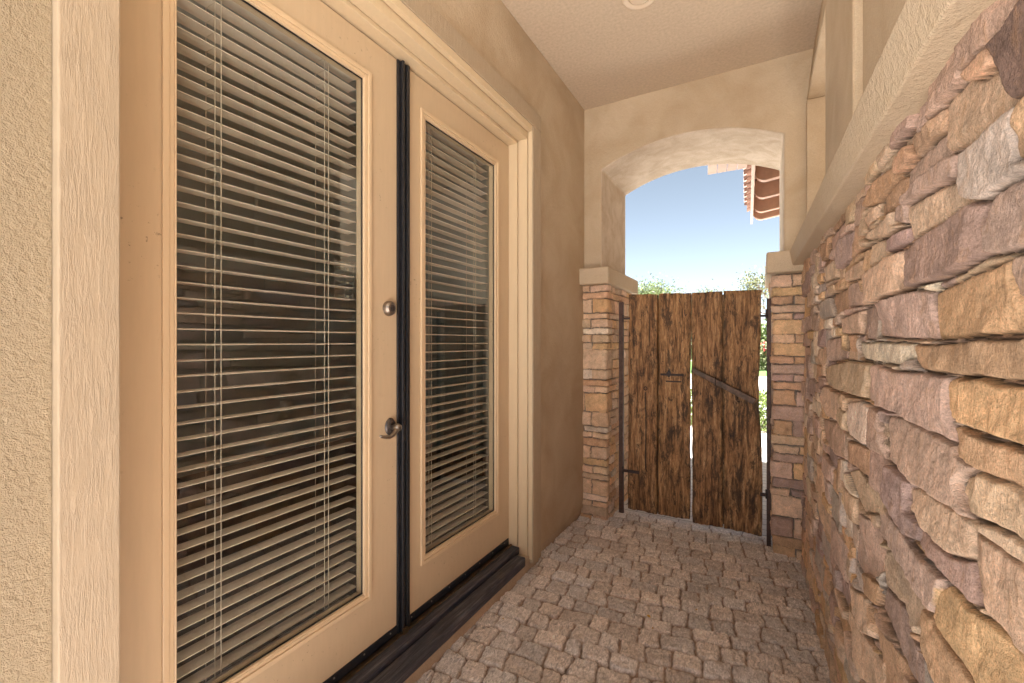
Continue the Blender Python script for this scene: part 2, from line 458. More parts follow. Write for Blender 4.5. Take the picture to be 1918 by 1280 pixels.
# ------------------------------------------------------------------ stone veneer fields
PAL = dict(tan=(.68, .49, .325), gold=(.72, .48, .26), mauve=(.60, .43, .325), purple=(.47, .335, .275), brown=(.60, .385, .235),
           grey=(.54, .45, .365), cream=(.78, .64, .48), dark=(.22, .15, .12))
def sdf(poly, X, Y):
    d = np.full(X.shape, 1e9); s = np.ones(X.shape)
    n = len(poly)
    for i in range(n):
        ax, ay = poly[i]; bx, by = poly[i-1]
        ex, ey = bx-ax, by-ay; wx, wy = X-ax, Y-ay
        t = np.clip((wx*ex+wy*ey)/(ex*ex+ey*ey+1e-12), 0, 1)
        d = np.minimum(d, (wx-ex*t)**2+(wy-ey*t)**2)
        c1 = Y >= ay; c2 = Y < by; c3 = ex*wy > ey*wx
        fl = (c1 & c2 & c3) | (~c1 & ~c2 & ~c3)
        s = np.where(fl, -s, s)
    return -s*np.sqrt(d)       # positive inside

sat_fix = np.array([1.07, 1.07, 1.12])
def veneer(ss, zz, stones, gap=.003, mort=.0, hmin=.018, hmax=.05, edge=.012, mortar_col=(.16, .11, .08), warp=.004, rough=1.0, wf=22):
    """height and tint over the grid (ss, zz); stones = list of (poly, colour, fixed) in wall coordinates"""
    Sg, Zg = np.meshgrid(ss, zz, indexing='ij')
    Sw = Sg + warp*2*fbm(Sg*wf, Zg*wf, 3, 61); Zw = Zg + warp*2*fbm(Sg*wf, Zg*wf, 3, 71)
    n1 = fbm(Sg*9, Zg*11, 5, 81); n2 = fbm(Sg*38, Zg*40, 4, 91); n3 = np.abs(fbm(Sg*22, Zg*14, 4, 101))
    H = mort + .004*fbm(Sg*20, Zg*20, 3, 111); C = np.zeros(Sg.shape+(3,)) + np.array(mortar_col)
    Dm = np.full(Sg.shape, -.05)
    rng = random.Random(17)
    for ph in (0, 1):
        for poly, col, fixed in stones:
            if (ph == 0) != fixed: continue
            a = [p[0] for p in poly]; b = [p[1] for p in poly]; pad = .03
            i0, i1 = np.searchsorted(ss, (min(a)-pad, max(a)+pad)); j0, j1 = np.searchsorted(zz, (min(b)-pad, max(b)+pad))
            if i1-i0 < 2 or j1-j0 < 2: continue
            sl = (slice(i0, i1), slice(j0, j1))
            X, Y = Sw[sl], Zw[sl]
            d = sdf(poly, X, Y)
            if fixed: Dm[sl] = np.maximum(Dm[sl], d)
            else: d = np.minimum(d, -Dm[sl]-gap*1.2)
            d = d - gap
            cx, cy = sum(a)/len(a), sum(b)/len(b); w = max(a)-min(a); h = max(b)-min(b)
            h0 = rng.uniform(hmin, hmax)
            hs = h0 + rng.uniform(-.05, .05)*(X-cx) + rng.uniform(-.12, .08)*(Y-cy)
            hs = hs + rough*(.007*n1[sl] + .0045*n2[sl] + .006*n3[sl])
            for k in range(4):     # chipped facets
                an = rng.uniform(0, 2*math.pi); ca, sa = math.cos(an), math.sin(an)
                off = rng.uniform(.22, .5)*(abs(ca)*w+abs(sa)*h)
                cut = h0 + rough*.006*n2[sl] - rng.uniform(.2, .6)*rough*(((X-cx)*ca+(Y-cy)*sa)-off)
                hs = np.minimum(hs, np.maximum(cut, max(mort+.006, h0-.010)+rough*.006*n2[sl]))
            e = np.clip(d/(edge*rng.uniform(.7, 1.5)), 0, 1)
            pr = (1-(1-e)**3.2)
            hh = mort + (np.maximum(hs, mort+.008)-mort)*pr
            m = d > 0
            H[sl] = np.where(m, np.maximum(H[sl], hh), H[sl])
            t = rng.uniform(.86, 1.14)
            cc = np.array(col)*t*sat_fix*(1+np.array([rng.uniform(-.04, .04), 0, rng.uniform(-.05, .05)]))
            C[sl] = np.where(m[..., None], cc, C[sl])
    return H, C, Sg, Zg

def wallx(y): return .335 - .022*y      # backing face of the stone wall
def face_pt(px, py):                    # pixel -> (y, z) on the mean stone face
    s, c = math.sin(YAW), math.cos(YAW)
    u = (px-959)/F; v = (640-py)/F; dx = -s+u*c; dy = c+u*s
    x0 = .302; t = x0/(dx+.022*dy)
    return (t*dy, CAMZ+t*v)
RAW = [
('dark',[(1852,82),(1883,47),(1909,0),(1990,-120),(1990,130),(1918,171),(1902,188),(1887,195),(1870,150),(1857,105)]),
('brown',[(1801,141),(1852,85),(1861,105),(1859,127),(1822,157)]),
('tan',[(1756,202),(1801,148),(1822,157),(1859,127),(1888,195),(1848,234),(1796,279),(1768,291),(1759,248)]),
('brown',[(1707,262),(1756,204),(1759,248),(1738,270),(1713,297)]),
('brown',[(1674,306),(1698,271),(1706,268),(1715,290),(1695,320),(1681,330)]),
('mauve',[(1693,323),(1715,292),(1759,250),(1761,273),(1768,290),(1742,318),(1721,337),(1695,367)]),
('grey',[(1794,288),(1834,250),(1888,199),(1902,193),(1893,235),(1900,300),(1990,298),(1990,290),(1918,323),(1885,341),(1857,360),(1836,374),(1812,379),(1798,370),(1791,337)]),
('brown',[(1902,193),(1918,173),(1990,110),(1990,296),(1902,302),(1893,240)]),
('mauve',[(1721,337),(1768,294),(1791,288),(1791,337),(1780,341),(1749,355),(1721,372),(1700,388),(1695,423),(1674,419),(1677,388),(1698,367)]),
('tan',[(1700,388),(1749,355),(1791,341),(1801,370),(1812,379),(1782,395),(1768,414),(1731,435),(1702,452),(1699,423)]),
('purple',[(1665,445),(1698,426),(1700,454),(1674,468),(1658,475)]),
('tan',[(1625,459),(1662,445),(1658,475),(1646,491),(1620,503)]),
('purple',[(1691,468),(1721,445),(1768,416),(1812,381),(1836,378),(1830,414),(1837,480),(1801,505),(1752,524),(1700,541),(1693,508)]),
('mauve',[(1836,376),(1857,361),(1885,343),(1918,326),(1990,282),(1990,428),(1918,459),(1880,475),(1837,482),(1831,414)]),
('tan',[(1610,514),(1646,493),(1658,480),(1690,468),(1693,510),(1700,541),(1662,556),(1617,573)]),
('gold',[(1738,547),(1763,535),(1806,516),(1848,500),(1885,484),(1886,520),(1894,545),(1904,578),(1909,618),(1860,628),(1790,632),(1760,637),(1744,637),(1740,600)]),
('mauve',[(1885,484),(1918,466),(1990,438),(1990,568),(1918,562),(1903,555),(1892,535),(1886,510)]),
('gold',[(1904,575),(1918,571),(1990,572),(1990,622),(1918,621),(1909,618)]),
('mauve',[(1641,567),(1688,549),(1735,542),(1738,549),(1740,594),(1742,637),(1709,635),(1646,631)]),
('purple',[(1613,579),(1638,567),(1643,638),(1615,635)]),
('cream',[(1603,642),(1632,640),(1700,642),(1701,673),(1690,684),(1660,681),(1610,674),(1605,660)]),
('brown',[(1700,644),(1747,649),(1742,680),(1746,698),(1730,697),(1712,692),(1703,678)]),
('brown',[(1747,649),(1794,638),(1852,636),(1918,632),(1990,626),(1990,722),(1918,714),(1829,705),(1782,700),(1746,698),(1742,678)]),
('mauve',[(1625,681),(1645,684),(1686,696),(1730,699),(1769,706),(1764,712),(1766,750),(1770,790),(1777,829),(1745,812),(1700,790),(1682,777),(1645,762),(1625,750)]),
('gold',[(1764,712),(1780,704),(1829,707),(1866,718),(1918,722),(1990,731),(1990,850),(1918,837),(1866,822),(1829,806),(1791,796),(1770,785)]),
('brown',[(1771,795),(1805,806),(1843,822),(1918,845),(1990,870),(1990,960),(1918,926),(1876,902),(1824,878),(1784,850),(1777,834)]),
('mauve',[(1655,780),(1682,780),(1690,788),(1730,806),(1778,832),(1784,850),(1819,876),(1796,890),(1789,904),(1798,940),(1810,965),(1805,970),(1777,951),(1747,932),(1705,909),(1674,876),(1656,862)]),
('tan',[(1798,890),(1820,878),(1852,892),(1888,906),(1918,928),(1990,965),(1990,1060),(1918,1024),(1892,1003),(1852,981),(1812,965),(1791,918)]),
('tan',[(1812,967),(1852,983),(1893,1005),(1918,1026),(1990,1063),(1990,1120),(1918,1064),(1876,1034),(1843,1008),(1810,982)]),
('tan',[(1693,911),(1705,911),(1749,934),(1808,972),(1810,986),(1806,1046),(1770,1037),(1745,1015),(1712,984),(1695,955)]),
('purple',[(1660,868),(1674,878),(1702,909),(1693,911),(1695,956),(1712,984),(1712,1014),(1695,1005),(1677,977),(1653,949),(1660,920)]),
('mauve',[(1620,838),(1637,841),(1658,868),(1662,882),(1653,945),(1618,908),(1618,870)]),
('brown',[(1587,824),(1619,838),(1618,895),(1601,876),(1587,862)]),
('cream',[(1582,754),(1612,749),(1632,762),(1627,836),(1601,826),(1581,805)]),
('mauve',[(1632,760),(1652,772),(1655,862),(1627,836)]),
('tan',[(1545,688),(1587,676),(1625,681),(1624,747),(1598,740),(1566,730),(1547,712)]),
('tan',[(1563,747),(1580,737),(1612,748),(1582,754),(1580,772)]),
('mauve',[(1640,955),(1646,947),(1674,980),(1698,1015),(1721,1043),(1761,1083),(1759,1104),(1752,1128),(1742,1149),(1721,1125),(1698,1090),(1667,1034),(1637,999)]),
('purple',[(1712,986),(1745,1017),(1768,1037),(1806,1047),(1813,1081),(1829,1132),(1806,1130),(1768,1090),(1740,1053),(1712,1022)]),
('tan',[(1810,988),(1852,1018),(1918,1066),(1990,1125),(1990,1330),(1918,1247),(1876,1198),(1841,1153),(1817,1102),(1808,1048)]),
('gold',[(1756,1102),(1768,1090),(1801,1132),(1841,1156),(1876,1201),(1918,1250),(1960,1310),(1852,1330),(1820,1273),(1794,1233),(1768,1198),(1742,1153)]),
('tan',[(1646,1029),(1660,1027),(1674,1050),(1698,1090),(1726,1135),(1719,1165),(1712,1180),(1718,1205),(1698,1184),(1684,1130),(1648,1095)]),
('purple',[(1648,1097),(1684,1132),(1697,1185),(1718,1207),(1728,1238),(1735,1310),(1700,1266),(1674,1203),(1644,1135)]),
('brown',[(1726,1137),(1742,1155),(1768,1200),(1794,1235),(1818,1275),(1815,1330),(1758,1310),(1735,1243),(1719,1205),(1719,1168)]),
('mauve',[(1605,960),(1630,975),(1650,1022),(1645,1075),(1618,1090),(1596,1045)]),
('brown',[(1617,1070),(1646,1095),(1643,1137),(1624,1118)]),
('tan',[(1594,1095),(1624,1120),(1636,1168),(1636,1198),(1622,1191),(1594,1125)]),
('brown',[(1624,1118),(1650,1163),(1697,1257),(1690,1310),(1652,1310),(1638,1198)]),
('tan',[(1589,1121),(1622,1191),(1648,1240),(1650,1300),(1617,1275),(1585,1165)]),
('tan',[(1583,883),(1601,878),(1645,935),(1656,965),(1612,960),(1600,925)]),
('mauve',[(1537,784),(1568,791),(1582,810),(1587,862),(1568,855),(1540,822)]),
('tan',[(1537,733),(1547,723),(1573,740),(1567,789),(1549,780)]),
('mauve',[(1584,535),(1608,523),(1617,572),(1584,577)]),
('tan',[(1582,507),(1614,483),(1614,521),(1581,530)]),
('brown',[(1557,553),(1583,539),(1583,580),(1564,596)]),
('grey',[(1527,570),(1556,556),(1563,593),(1537,600)]),
('tan',[(1575,596),(1613,582),(1613,626),(1577,626)]),
('mauve',[(1552,636),(1580,628),(1583,673),(1554,678)]),
('tan',[(1537,504),(1568,481),(1568,521),(1547,530)]),
('purple',[(1569,450),(1605,429),(1594,485),(1570,507)]),
('brown',[(1623,353),(1644,334),(1674,309),(1681,332),(1641,384),(1620,391)]),
('brown',[(1644,384),(1684,334),(1695,332),(1695,367),(1674,391),(1644,409)]),
('tan',[(1618,409),(1641,384),(1644,409),(1625,430)]),
('tan',[(1634,428),(1674,395),(1674,419),(1695,424),(1662,442),(1627,452),(1615,445)]),
]
def stone_wall():
    stones = [([face_pt(*q) for q in pl], PAL[c], True) for c, pl in RAW]
    # ledgestone courses everywhere else
    rng = random.Random(21)
    U, V = .052, .043
    nu, nv = int(4.6/U), int(1.9/V)+1
    occ = [[0]*nv for _ in range(nu)]
    pal = ['tan', 'tan', 'mauve', 'brown', 'gold', 'purple', 'grey', 'mauve', 'cream']
    for j in range(nv):
        for i in range(nu):
            if occ[i][j]: continue
            hh = rng.choice((1, 2, 2, 2, 3)); ww = rng.choice((2, 3, 3, 4, 5, 6)) + (hh == 3)
            w = 0
            while w < ww and i+w < nu and not occ[i+w][j]: w += 1
            h = 1
            while h < hh and j+h < nv and all(not occ[i+k][j+h] for k in range(w)): h += 1
            for a in range(w):
                for b in range(h): occ[i+a][j+b] = 1
            x0 = -1.3+i*U; z0 = -.03+j*V
            jt = lambda m: rng.uniform(-m, m)
            x1 = x0+w*U; z1 = z0+h*V
            P = [(x0+jt(.007), z0+jt(.007)), ((x0+x1)/2+jt(.02), z0+jt(.007)), (x1+jt(.007), z0+jt(.007)),
                 (x1+jt(.007), z1+jt(.007)), ((x0+x1)/2+jt(.02), z1+jt(.007)), (x0+jt(.007), z1+jt(.007))]
            stones.append((P, PAL[rng.choice(pal if z0 < 1.66 else ['tan', 'brown', 'mauve', 'tan'])], False))
    ss = np.concatenate([np.arange(-.62, .38, .013), np.arange(.38, 1.25, .0021), np.arange(1.25, 2.0, .004), np.arange(2.0, 3.30, .006)])
    zz = np.arange(-.03, 1.862, .0032)
    H, C, Sg, Zg = veneer(ss, zz, stones, gap=.0008, hmin=.022, hmax=.044, edge=.0055, rough=.72, warp=.0019, mort=.013)
    t = tag(empty('stone_wall', (.3, 1.4, 0)), 'long rugged ledgestone wall running along the right side of the walkway', 'wall')
    P = np.stack([wallx(Sg)-H-.3, Sg-1.4, Zg], -1)
    grid_mesh('stone_veneer', P, C, M_stone, t)
    b = MB(); b.hexa([(wallx(-.62)+.01-.3, -.62-1.4, -.03), (.6-.3, -.62-1.4, -.03), (.6-.3, 3.3-1.4, -.03), (wallx(3.3)+.01-.3, 3.3-1.4, -.03),
            (wallx(-.62)+.01-.3, -.62-1.4, 1.846), (.6-.3, -.62-1.4, 1.846), (.6-.3, 3.3-1.4, 1.846), (wallx(3.3)+.01-.3, 3.3-1.4, 1.846)])
    b.build('wall_core', M_curb, t)
    # stucco ledge on top, leaning face
    fl = lambda y: .250-.0233*y; ft = lambda y: .226-.0205*y
    m = MB(); n = 24; rings = []
    for k in range(n+1):
        y = -.64 + (3.29+.64)*k/n
        rings.append([m.bm.verts.new(p) for p in ((fl(y)-.3, y-1.4, 1.846), (ft(y)-.3, y-1.4, 1.936), (.64-.3, y-1.4, 1.950), (.64-.3, y-1.4, 1.846))])
    for k in range(n):
        for q in range(4): m.bm.faces.new((rings[k][q], rings[k][(q+1) % 4], rings[k+1][(q+1) % 4], rings[k+1][q]))
    m.bm.faces.new(rings[0]); m.bm.faces.new(rings[-1][::-1])
    m.build('ledge', M_ledge, t, bevel=.005, seg=2)
stone_wall()

def pillar(name, rows, side, label, seed, tones):
    """quoined veneer wrapped round the front and the inner side of the pillar"""
    rng = random.Random(seed)
    if side < 0: xo, xc = -1.245, -1.052       # outer x, corner x (before relief)
    else: xo, xc = .30, .094
    yf, yb = 3.335, 4.085
    w = abs(xc-xo); L = w + (yb-yf)
    stones = []
    for k in range(len(rows)-1):
        z1, z0 = rows[k][0], rows[k+1][0]; split = rows[k][1]
        cuts = [0]
        if split: cuts.append(w*split)
        cuts.append(w + rng.uniform(.05, .16))
        while cuts[-1] < L-.05: cuts.append(cuts[-1]+rng.uniform(.09, .22))
        cuts[-1] = L+.01
        sub = None
        for a, b in zip(cuts, cuts[1:]):
            j = lambda m=.004: rng.uniform(-m, m)
            c = PAL[rng.choice(tones)]
            if a >= w and (z0-z1) < -.09 and rng.random() < .5:
                zm = (z0+z1)/2+j(.01)
                stones.append(([(a+j(), z0+j()), (b+j(), z0+j()), (b+j(), zm), (a+j(), zm)], c, False))
                stones.append(([(a+j(), zm), (b+j(), zm), (b+j(), z1+j()), (a+j(), z1+j())], PAL[rng.choice(tones)], False))
            else:
                stones.append(([(a+j(), z0+j()), (b+j(), z0+j()), (b+j(), z1+j()), (a+j(), z1+j())], c, False))
    fs = np.arange(0, w, .0035); fs = np.append(fs, w)
    bs_ = np.arange(w+.004, L, .006)
    ss = np.concatenate([fs, bs_]); zz = np.arange(-.03, 1.82, .004)
    H, C, Sg, Zg = veneer(ss, zz, stones, gap=.003, hmin=.016, hmax=.038, edge=.005, mortar_col=(.24, .20, .165), warp=.0034, rough=.7, mort=.006)
    nf = len(fs); sg = -1 if side < 0 else 1
    X = np.where(np.arange(len(ss))[:, None] < nf, xo + (-sg)*Sg, xc - sg*H)
    Y = np.where(np.arange(len(ss))[:, None] < nf, yf - H, yf + (Sg-w))
    X[nf-1] = xc - sg*H[nf-1]
    t = tag(empty(name, (xc, yf, 0)), label, 'pillar', 'stone pillars carrying the arch')
    P = np.stack([X-xc, Y-yf, Zg], -1)
    grid_mesh('stone_veneer', P, C, M_pstone, t)
    b = MB()
    if side < 0: b.box(-1.24-xc, -1.055-xc, .004, .745, -.03, 1.813)
    else: b.box(.097-xc, .5-xc, .004, .745, -.03, 1.813)
    b.build('pillar_core', M_curb, t)
    # cap
    c = MB()
    if side < 0: c.box(-1.30-xc, -.992-xc, 3.235-yf, 4.16-yf, 1.813, 1.942)
    else: c.box(.034-xc, .50-xc, 3.225-yf, 4.16-yf, 1.808, 1.942)
    c.build('cap', M_ledge, t, bevel=.012, seg=3)
    return t
zl = lambda Y: 2.042-.001694*Y
zr = lambda Y: 1.986-.001592*Y
LR = [(133,.4),(165,0),(198,.5),(262,0),(290,.45),(332,0),(362,.5),(400,.5),(432,0),(522,.5),(568,0),(598,.6),(630,.18),(718,.48),(785,.15),(812,.5),(840,0),(878,.45),(935,0),(968,.55),(1003,0),(1030,.5),(1100,0),(1130,.5),(1155,0),(1195,.5),(1240,0)]
RR = [(115,.4),(165,0),(200,.45),(235,0),(270,.45),(295,0),(355,.48),(390,0),(442,.45),(475,0),(515,.45),(545,0),(580,.5),(640,0),(700,.4),(760,0),(800,.6),(835,0),(870,.45),(935,0),(975,.35),(1005,0),(1090,.45),(1170,0),(1210,.5),(1255,0),(1290,0)]
# the right pillar's rows run from the outer edge to the corner, so splits are mirrored
pillar('stone_pillar', [(zl(a), b) for a, b in LR], -1, 'stacked stone pillar left of the gate against the beige house wall', 3, ['tan', 'tan', 'tan', 'cream', 'brown', 'gold', 'tan', 'tan'])
pillar('stone_pillar', [(zr(a), 1-b if b else 0) for a, b in RR], 1, 'stacked stone pillar right of the gate touching the long stone wall', 9, ['brown', 'tan', 'tan', 'brown', 'tan', 'mauve', 'gold', 'purple'])

# ------------------------------------------------------------------ house walls
CEIL = 3.218
def arch_wall():
    x0, x1 = -1.08, .132; zs, za = 2.717, 2.862
    hw = (x1-x0)/2; xm = (x0+x1)/2; rise = za-zs; Rr = (hw*hw+rise*rise)/(2*rise)
    yf, yb = 3.343, 4.05; zt = CEIL+.115
    m = MB(); n = 36
    arc = []
    for k in range(n+1):
        x = x0+(x1-x0)*k/n
        arc.append((x, za-Rr+math.sqrt(Rr*Rr-(x-xm)**2)))
    def face(y):
        top = [m.bm.verts.new((x, y, zt)) for x, z in arc]; bot = [m.bm.verts.new((x, y, z)) for x, z in arc]
        L = [m.bm.verts.new(p) for p in ((-1.6, y, 1.9), (x0, y, 1.9), (-1.6, y, zs), (-1.6, y, zt))]
        Rv = [m.bm.verts.new(p) for p in ((x1, y, 1.9), (.50, y, 1.9), (.50, y, zs), (.50, y, zt))]
        return top, bot, L, Rv
    f, b = face(yf), face(yb)
    for (top, bot, L, Rv) in (f, b):
        for k in range(n): m.bm.faces.new((bot[k], bot[k+1], top[k+1], top[k]))
        m.bm.faces.new((L[0], L[1], bot[0], L[2])); m.bm.faces.new((L[2], bot[0], top[0], L[3]))
        m.bm.faces.new((Rv[0], Rv[1], Rv[2], bot[-1])); m.bm.faces.new((bot[-1], Rv[2], Rv[3], top[-1]))
    def q(a, c, d, e): m.bm.faces.new((a, c, d, e))
    for k in range(n):
        q(f[1][k], f[1][k+1], b[1][k+1], b[1][k]); q(f[0][k], f[0][k+1], b[0][k+1], b[0][k])
    q(f[2][1], f[1][0], b[1][0], b[2][1]); q(f[2][0], f[2][1], b[2][1], b[2][0]); q(f[2][0], f[2][2], b[2][2], b[2][0]); q(f[2][2], f[2][3], b[2][3], b[2][2]); q(f[2][3], f[0][0], b[0][0], b[2][3])
    q(f[3][0], f[1][-1], b[1][-1], b[3][0]); q(f[3][0], f[3][1], b[3][1], b[3][0]); q(f[3][1], f[3][2], b[3][2], b[3][1]); q(f[3][2], f[3][3], b[3][3], b[3][2]); q(f[3][3], f[0][-1], b[0][-1], b[3][3])
    # the reveal of the arch wears stucco with paler mottling
    o = m.build('arched_wall', M_wall, None, bevel=.014, seg=4)
    o.data.materials.append(M_arch)
    for p in o.data.polygons:
        c = p.center; 
        if yf+.01 < c.y < yb-.01 and x0-.01 <= c.x <= x1+.01 and c.z < zt-.1: p.material_index = 1
        p.use_smooth = False
    tag(o, 'beige stucco end wall with a shallow arched opening above the wooden gate', 'wall')
arch_wall()

# left house wall with the door opening in it
YD0, YD1 = .411, 2.368      # trim inner edges
XW = -1.222
t = tag(empty('house_wall', (XW, 1.4, 0)), 'tan stucco house wall on the left holding the double glass doors', 'wall')
def loc(b): return b
m = MB(); m.box(-.17, 0, 1.092, 1.952, .07, CEIL+.115); m.build('wall_panel', M_wall, t)     # far piece  y 2.492..3.352
m = MB(); m.box(-.17, 0, -1.10, 1.092, 2.70, CEIL+.115); m.build('wall_panel', M_wall, t)    # above the doors
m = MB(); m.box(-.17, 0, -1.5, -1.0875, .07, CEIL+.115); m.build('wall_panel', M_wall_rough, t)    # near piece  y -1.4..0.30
m = MB(); m.box(-.17, -.022, 1.10, 1.952, -.03, .072); m.box(-.17, .008, -1.5, 1.10, -.03, .078); m.build('curb', M_curb, t, bevel=.004)

# door frame: jambs, header, rough-sawn outer trim, sill
fr = tag(empty('door_frame', (-1.3, 1.4, .12)), 'tan painted frame with rough wooden trim around the double glass doors', 'door frame')
ox, oy, oz = -1.3, 1.4, .12
def fbox(mb, x0, x1, y0, y1, z0, z1): return mb.box(x0-ox, x1-ox, y0-oy, y1-oy, z0-oz, z1-oz)
DZ0, DZ1 = .136, 2.576
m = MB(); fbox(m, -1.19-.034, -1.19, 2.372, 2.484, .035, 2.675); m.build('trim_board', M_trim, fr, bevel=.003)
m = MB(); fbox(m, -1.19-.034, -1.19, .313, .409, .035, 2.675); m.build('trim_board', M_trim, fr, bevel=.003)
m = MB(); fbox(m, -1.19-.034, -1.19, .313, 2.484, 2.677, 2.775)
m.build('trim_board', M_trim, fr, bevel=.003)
# far jamb in two steps + near jamb + header
m = MB(); fbox(m, -1.39, -1.292, 2.358, 2.43, .10, 2.70); m.build('jamb', M_frame, fr, bevel=.002)
m = MB(); fbox(m, -1.288, -1.226, 2.364, 2.43, .06, 2.70); fbox(m, -1.222, -1.197, 2.368, 2.371, .06, 2.676); m.build('jamb', M_frame, fr, bevel=.002)
m = MB(); fbox(m, -1.39, -1.226, .35, .412, .10, 2.70); m.build('jamb', M_frame, fr, bevel=.002)
m = MB(); fbox(m, -1.39, -1.292, .412, 2.358, 2.584, 2.70); m.build('header', M_frame, fr, bevel=.002)
m = MB(); fbox(m, -1.288, -1.226, .412, 2.364, 2.600, 2.70); fbox(m, -1.222, -1.195, .412, 2.368, 2.64, 2.676); m.build('header', M_frame, fr, bevel=.002)

sl = tag(empty('door_sill', (-1.27, 1.4, 0)), 'black weathered wooden sill in two steps beneath the glass doors', 'door sill')
m = MB(); m.box(-1.30+1.27-.045, -.002, .42-1.4, 2.352-1.4, .085, .128); m.build('sill_board', M_sill, sl, bevel=.006)
m = MB(); m.box(.004, .074, .36-1.4, 2.288-1.4, .058, .112); m.build('sill_board', M_sill, sl, bevel=.008)
m = MB(); m.box(-1.42+1.27, -.048, .42-1.4, 2.354-1.4, .07, .126); m.box(-.066, -.052, .42-1.4, 2.35-1.4, .126, .134); m.build('metal_track', M_brass, sl, bevel=.002)

# ------------------------------------------------------------------ french doors
XD = -1.35
def curve_slat(mb, xc, z, y0, y1, w=.047, th=.0026):
    n = 5; pts = []
    for k in range(n+1):
        a = k/n-.5; pts.append((xc+a*w, z+.0022*(1-4*a*a)))
    low = [(p[0], p[1]-th) for p in pts][::-1]
    mb.prism(pts+low, 'y', y0, y1)

def french_door(y0, y1, gy0, gy1, name, label, hinge_left, ladders, seed):
    rng = random.Random(seed)
    t = tag(empty(name, (XD, y0, DZ0)), label, 'door', 'pair of tan glass doors')
    H = DZ1-DZ0; g0, g1 = .383-DZ0, 2.409-DZ0; a, b = gy0-y0, gy1-y0; W = y1-y0
    m = MB()
    m.box(-.045, 0, 0, a, .006, H); m.box(-.045, 0, b, W, .006, H)
    m.box(-.045, 0, a, b, .006, g0); m.box(-.045, 0, a, b, g1, H)
    m.build('door_panel', M_door, t)
    # raised lite moulding, two steps
    m = MB()
    for (o_, i_, h_) in ((.030, .014, .010), (.0145, .002, .005)):
        m.box(.0005, h_, a-o_, a-i_, g0-o_, g1+o_); m.box(.0005, h_, b+i_, b+o_, g0-o_, g1+o_)
        m.box(.0005, h_, a-i_, b+i_, g0-o_, g0-i_); m.box(.0005, h_, a-i_, b+i_, g1+i_, g1+o_)
    m.box(-.012, .0045, a-.0018, a+.004, g0-.0018, g1+.0018); m.box(-.012, .0045, b-.004, b+.0018, g0-.0018, g1+.0018)
    m.box(-.012, .0045, a+.004, b-.004, g0-.0018, g0+.004); m.box(-.012, .0045, a+.004, b-.004, g1-.004, g1+.0018)
    m.build('glazing_bead', M_bead, t, bevel=.0025)
    me = bpy.data.meshes.new('glass'); me.from_pydata([(-.011, a, g0), (-.011, b, g0), (-.011, b, g1), (-.011, a, g1)], [], [(0, 1, 2, 3)])
    gl = link('glass', me, M_glass, t)
    m = MB(); m.box(-.0095, -.006, a+.004, a+.008, g0+.004, g1-.004); m.box(-.0095, -.006, b-.008, b-.004, g0+.004, g1-.004)
    m.box(-.0095, -.006, a+.004, b-.004, g0+.004, g0+.009); m.box(-.0095, -.006, a+.004, b-.004, g1-.009, g1-.004)
    m.build('gasket', M_astragal, gl)
    # blind hanging on the room side
    m = MB(); z = 2.47-DZ0; xs = -.085
    k = 0
    zt = 2.473-DZ0; sp = .0443
    zref = 1.375-DZ0 - .0443*.2
    kk = int((zt-zref)/sp)
    zcur = zref+kk*sp
    while zcur > .345-DZ0:
        y_off = rng.uniform(-.0015, .0015)
        curve_slat(m, xs+rng.uniform(-.001, .001), zcur+rng.uniform(-.0016, .0016), a-.012+y_off, b+.013+y_off)
        zcur -= sp
    bl = m.build('blind', M_slat, t)
    m = MB(); m.box(xs-.03, xs+.03, a-.012, b+.004, 2.485-DZ0, 2.53-DZ0); m.box(xs-.025, xs+.025, a-.012, b+.004, .315-DZ0, .33-DZ0); m.build('rail', M_slat, bl, bevel=.003)
    for ly in ladders:
        l = ly-y0
        m = MB()
        for dx, dy, r in ((.0255, 0, .0011), (-.0255, 0, .0011), ):
            m.tube([(xs+dx, l+dy, .32-DZ0), (xs+dx, l+dy, 2.50-DZ0)], r, 6)
        m.tube([(xs+.0275, l+.016, .32-DZ0), (xs+.0275, l+.016, 2.50-DZ0)], .0013, 6)
        zc = zref+kk*sp
        while zc > .345-DZ0:
            m.tube([(xs-.0255, l, zc-.003), (xs+.0255, l, zc-.003)], .0008, 4)
            zc -= sp
        m.build('ladder_cord', M_cord, bl)
    # sweep at the foot of the door
    m = MB(); m.box(-.03, .0035, .005, W-.005, -.006, .0055); m.box(.0005, .006, .01, W-.01, .007, .032)
    m.build('door_sweep', M_astragal, t, bevel=.001)
    for q in range(7):
        MB().lathe([(.004, 0), (.003, .002)], (.006, .06+q*(W-.12)/6, .02), (1, 0, 0), 8).build('screw', M_nickel, t)
    return t
d1 = french_door(.455, 1.412, .577, 1.219, 'glass_door', 'nearer tan glass door with brushed metal lever handle and deadbolt', True, (.706, 1.083), 2)
d2 = french_door(1.42, 2.354, 1.572, 2.198, 'glass_door', 'farther tan glass door without a handle beside the stucco wall', False, (1.675, 2.062), 4)
# astragal on the nearer door
m = MB()
y = 1.391-.455
m.box(.0006, .010, y, y+.016, -.004, 2.44); m.box(.0006, .022, y+.018, y+.030, -.004, 2.442); m.box(.0006, .012, y+.031, y+.046, -.004, 2.44); m.box(.0006, .019, y+.047, y+.066, -.004, 2.44)
m.build('astragal', M_astragal, d1, bevel=.003)
m = MB(); m.box(.023, .034, y+.012, y+.04, -.012, .016); m.build('bottom_bolt', M_brass, d1, bevel=.002)
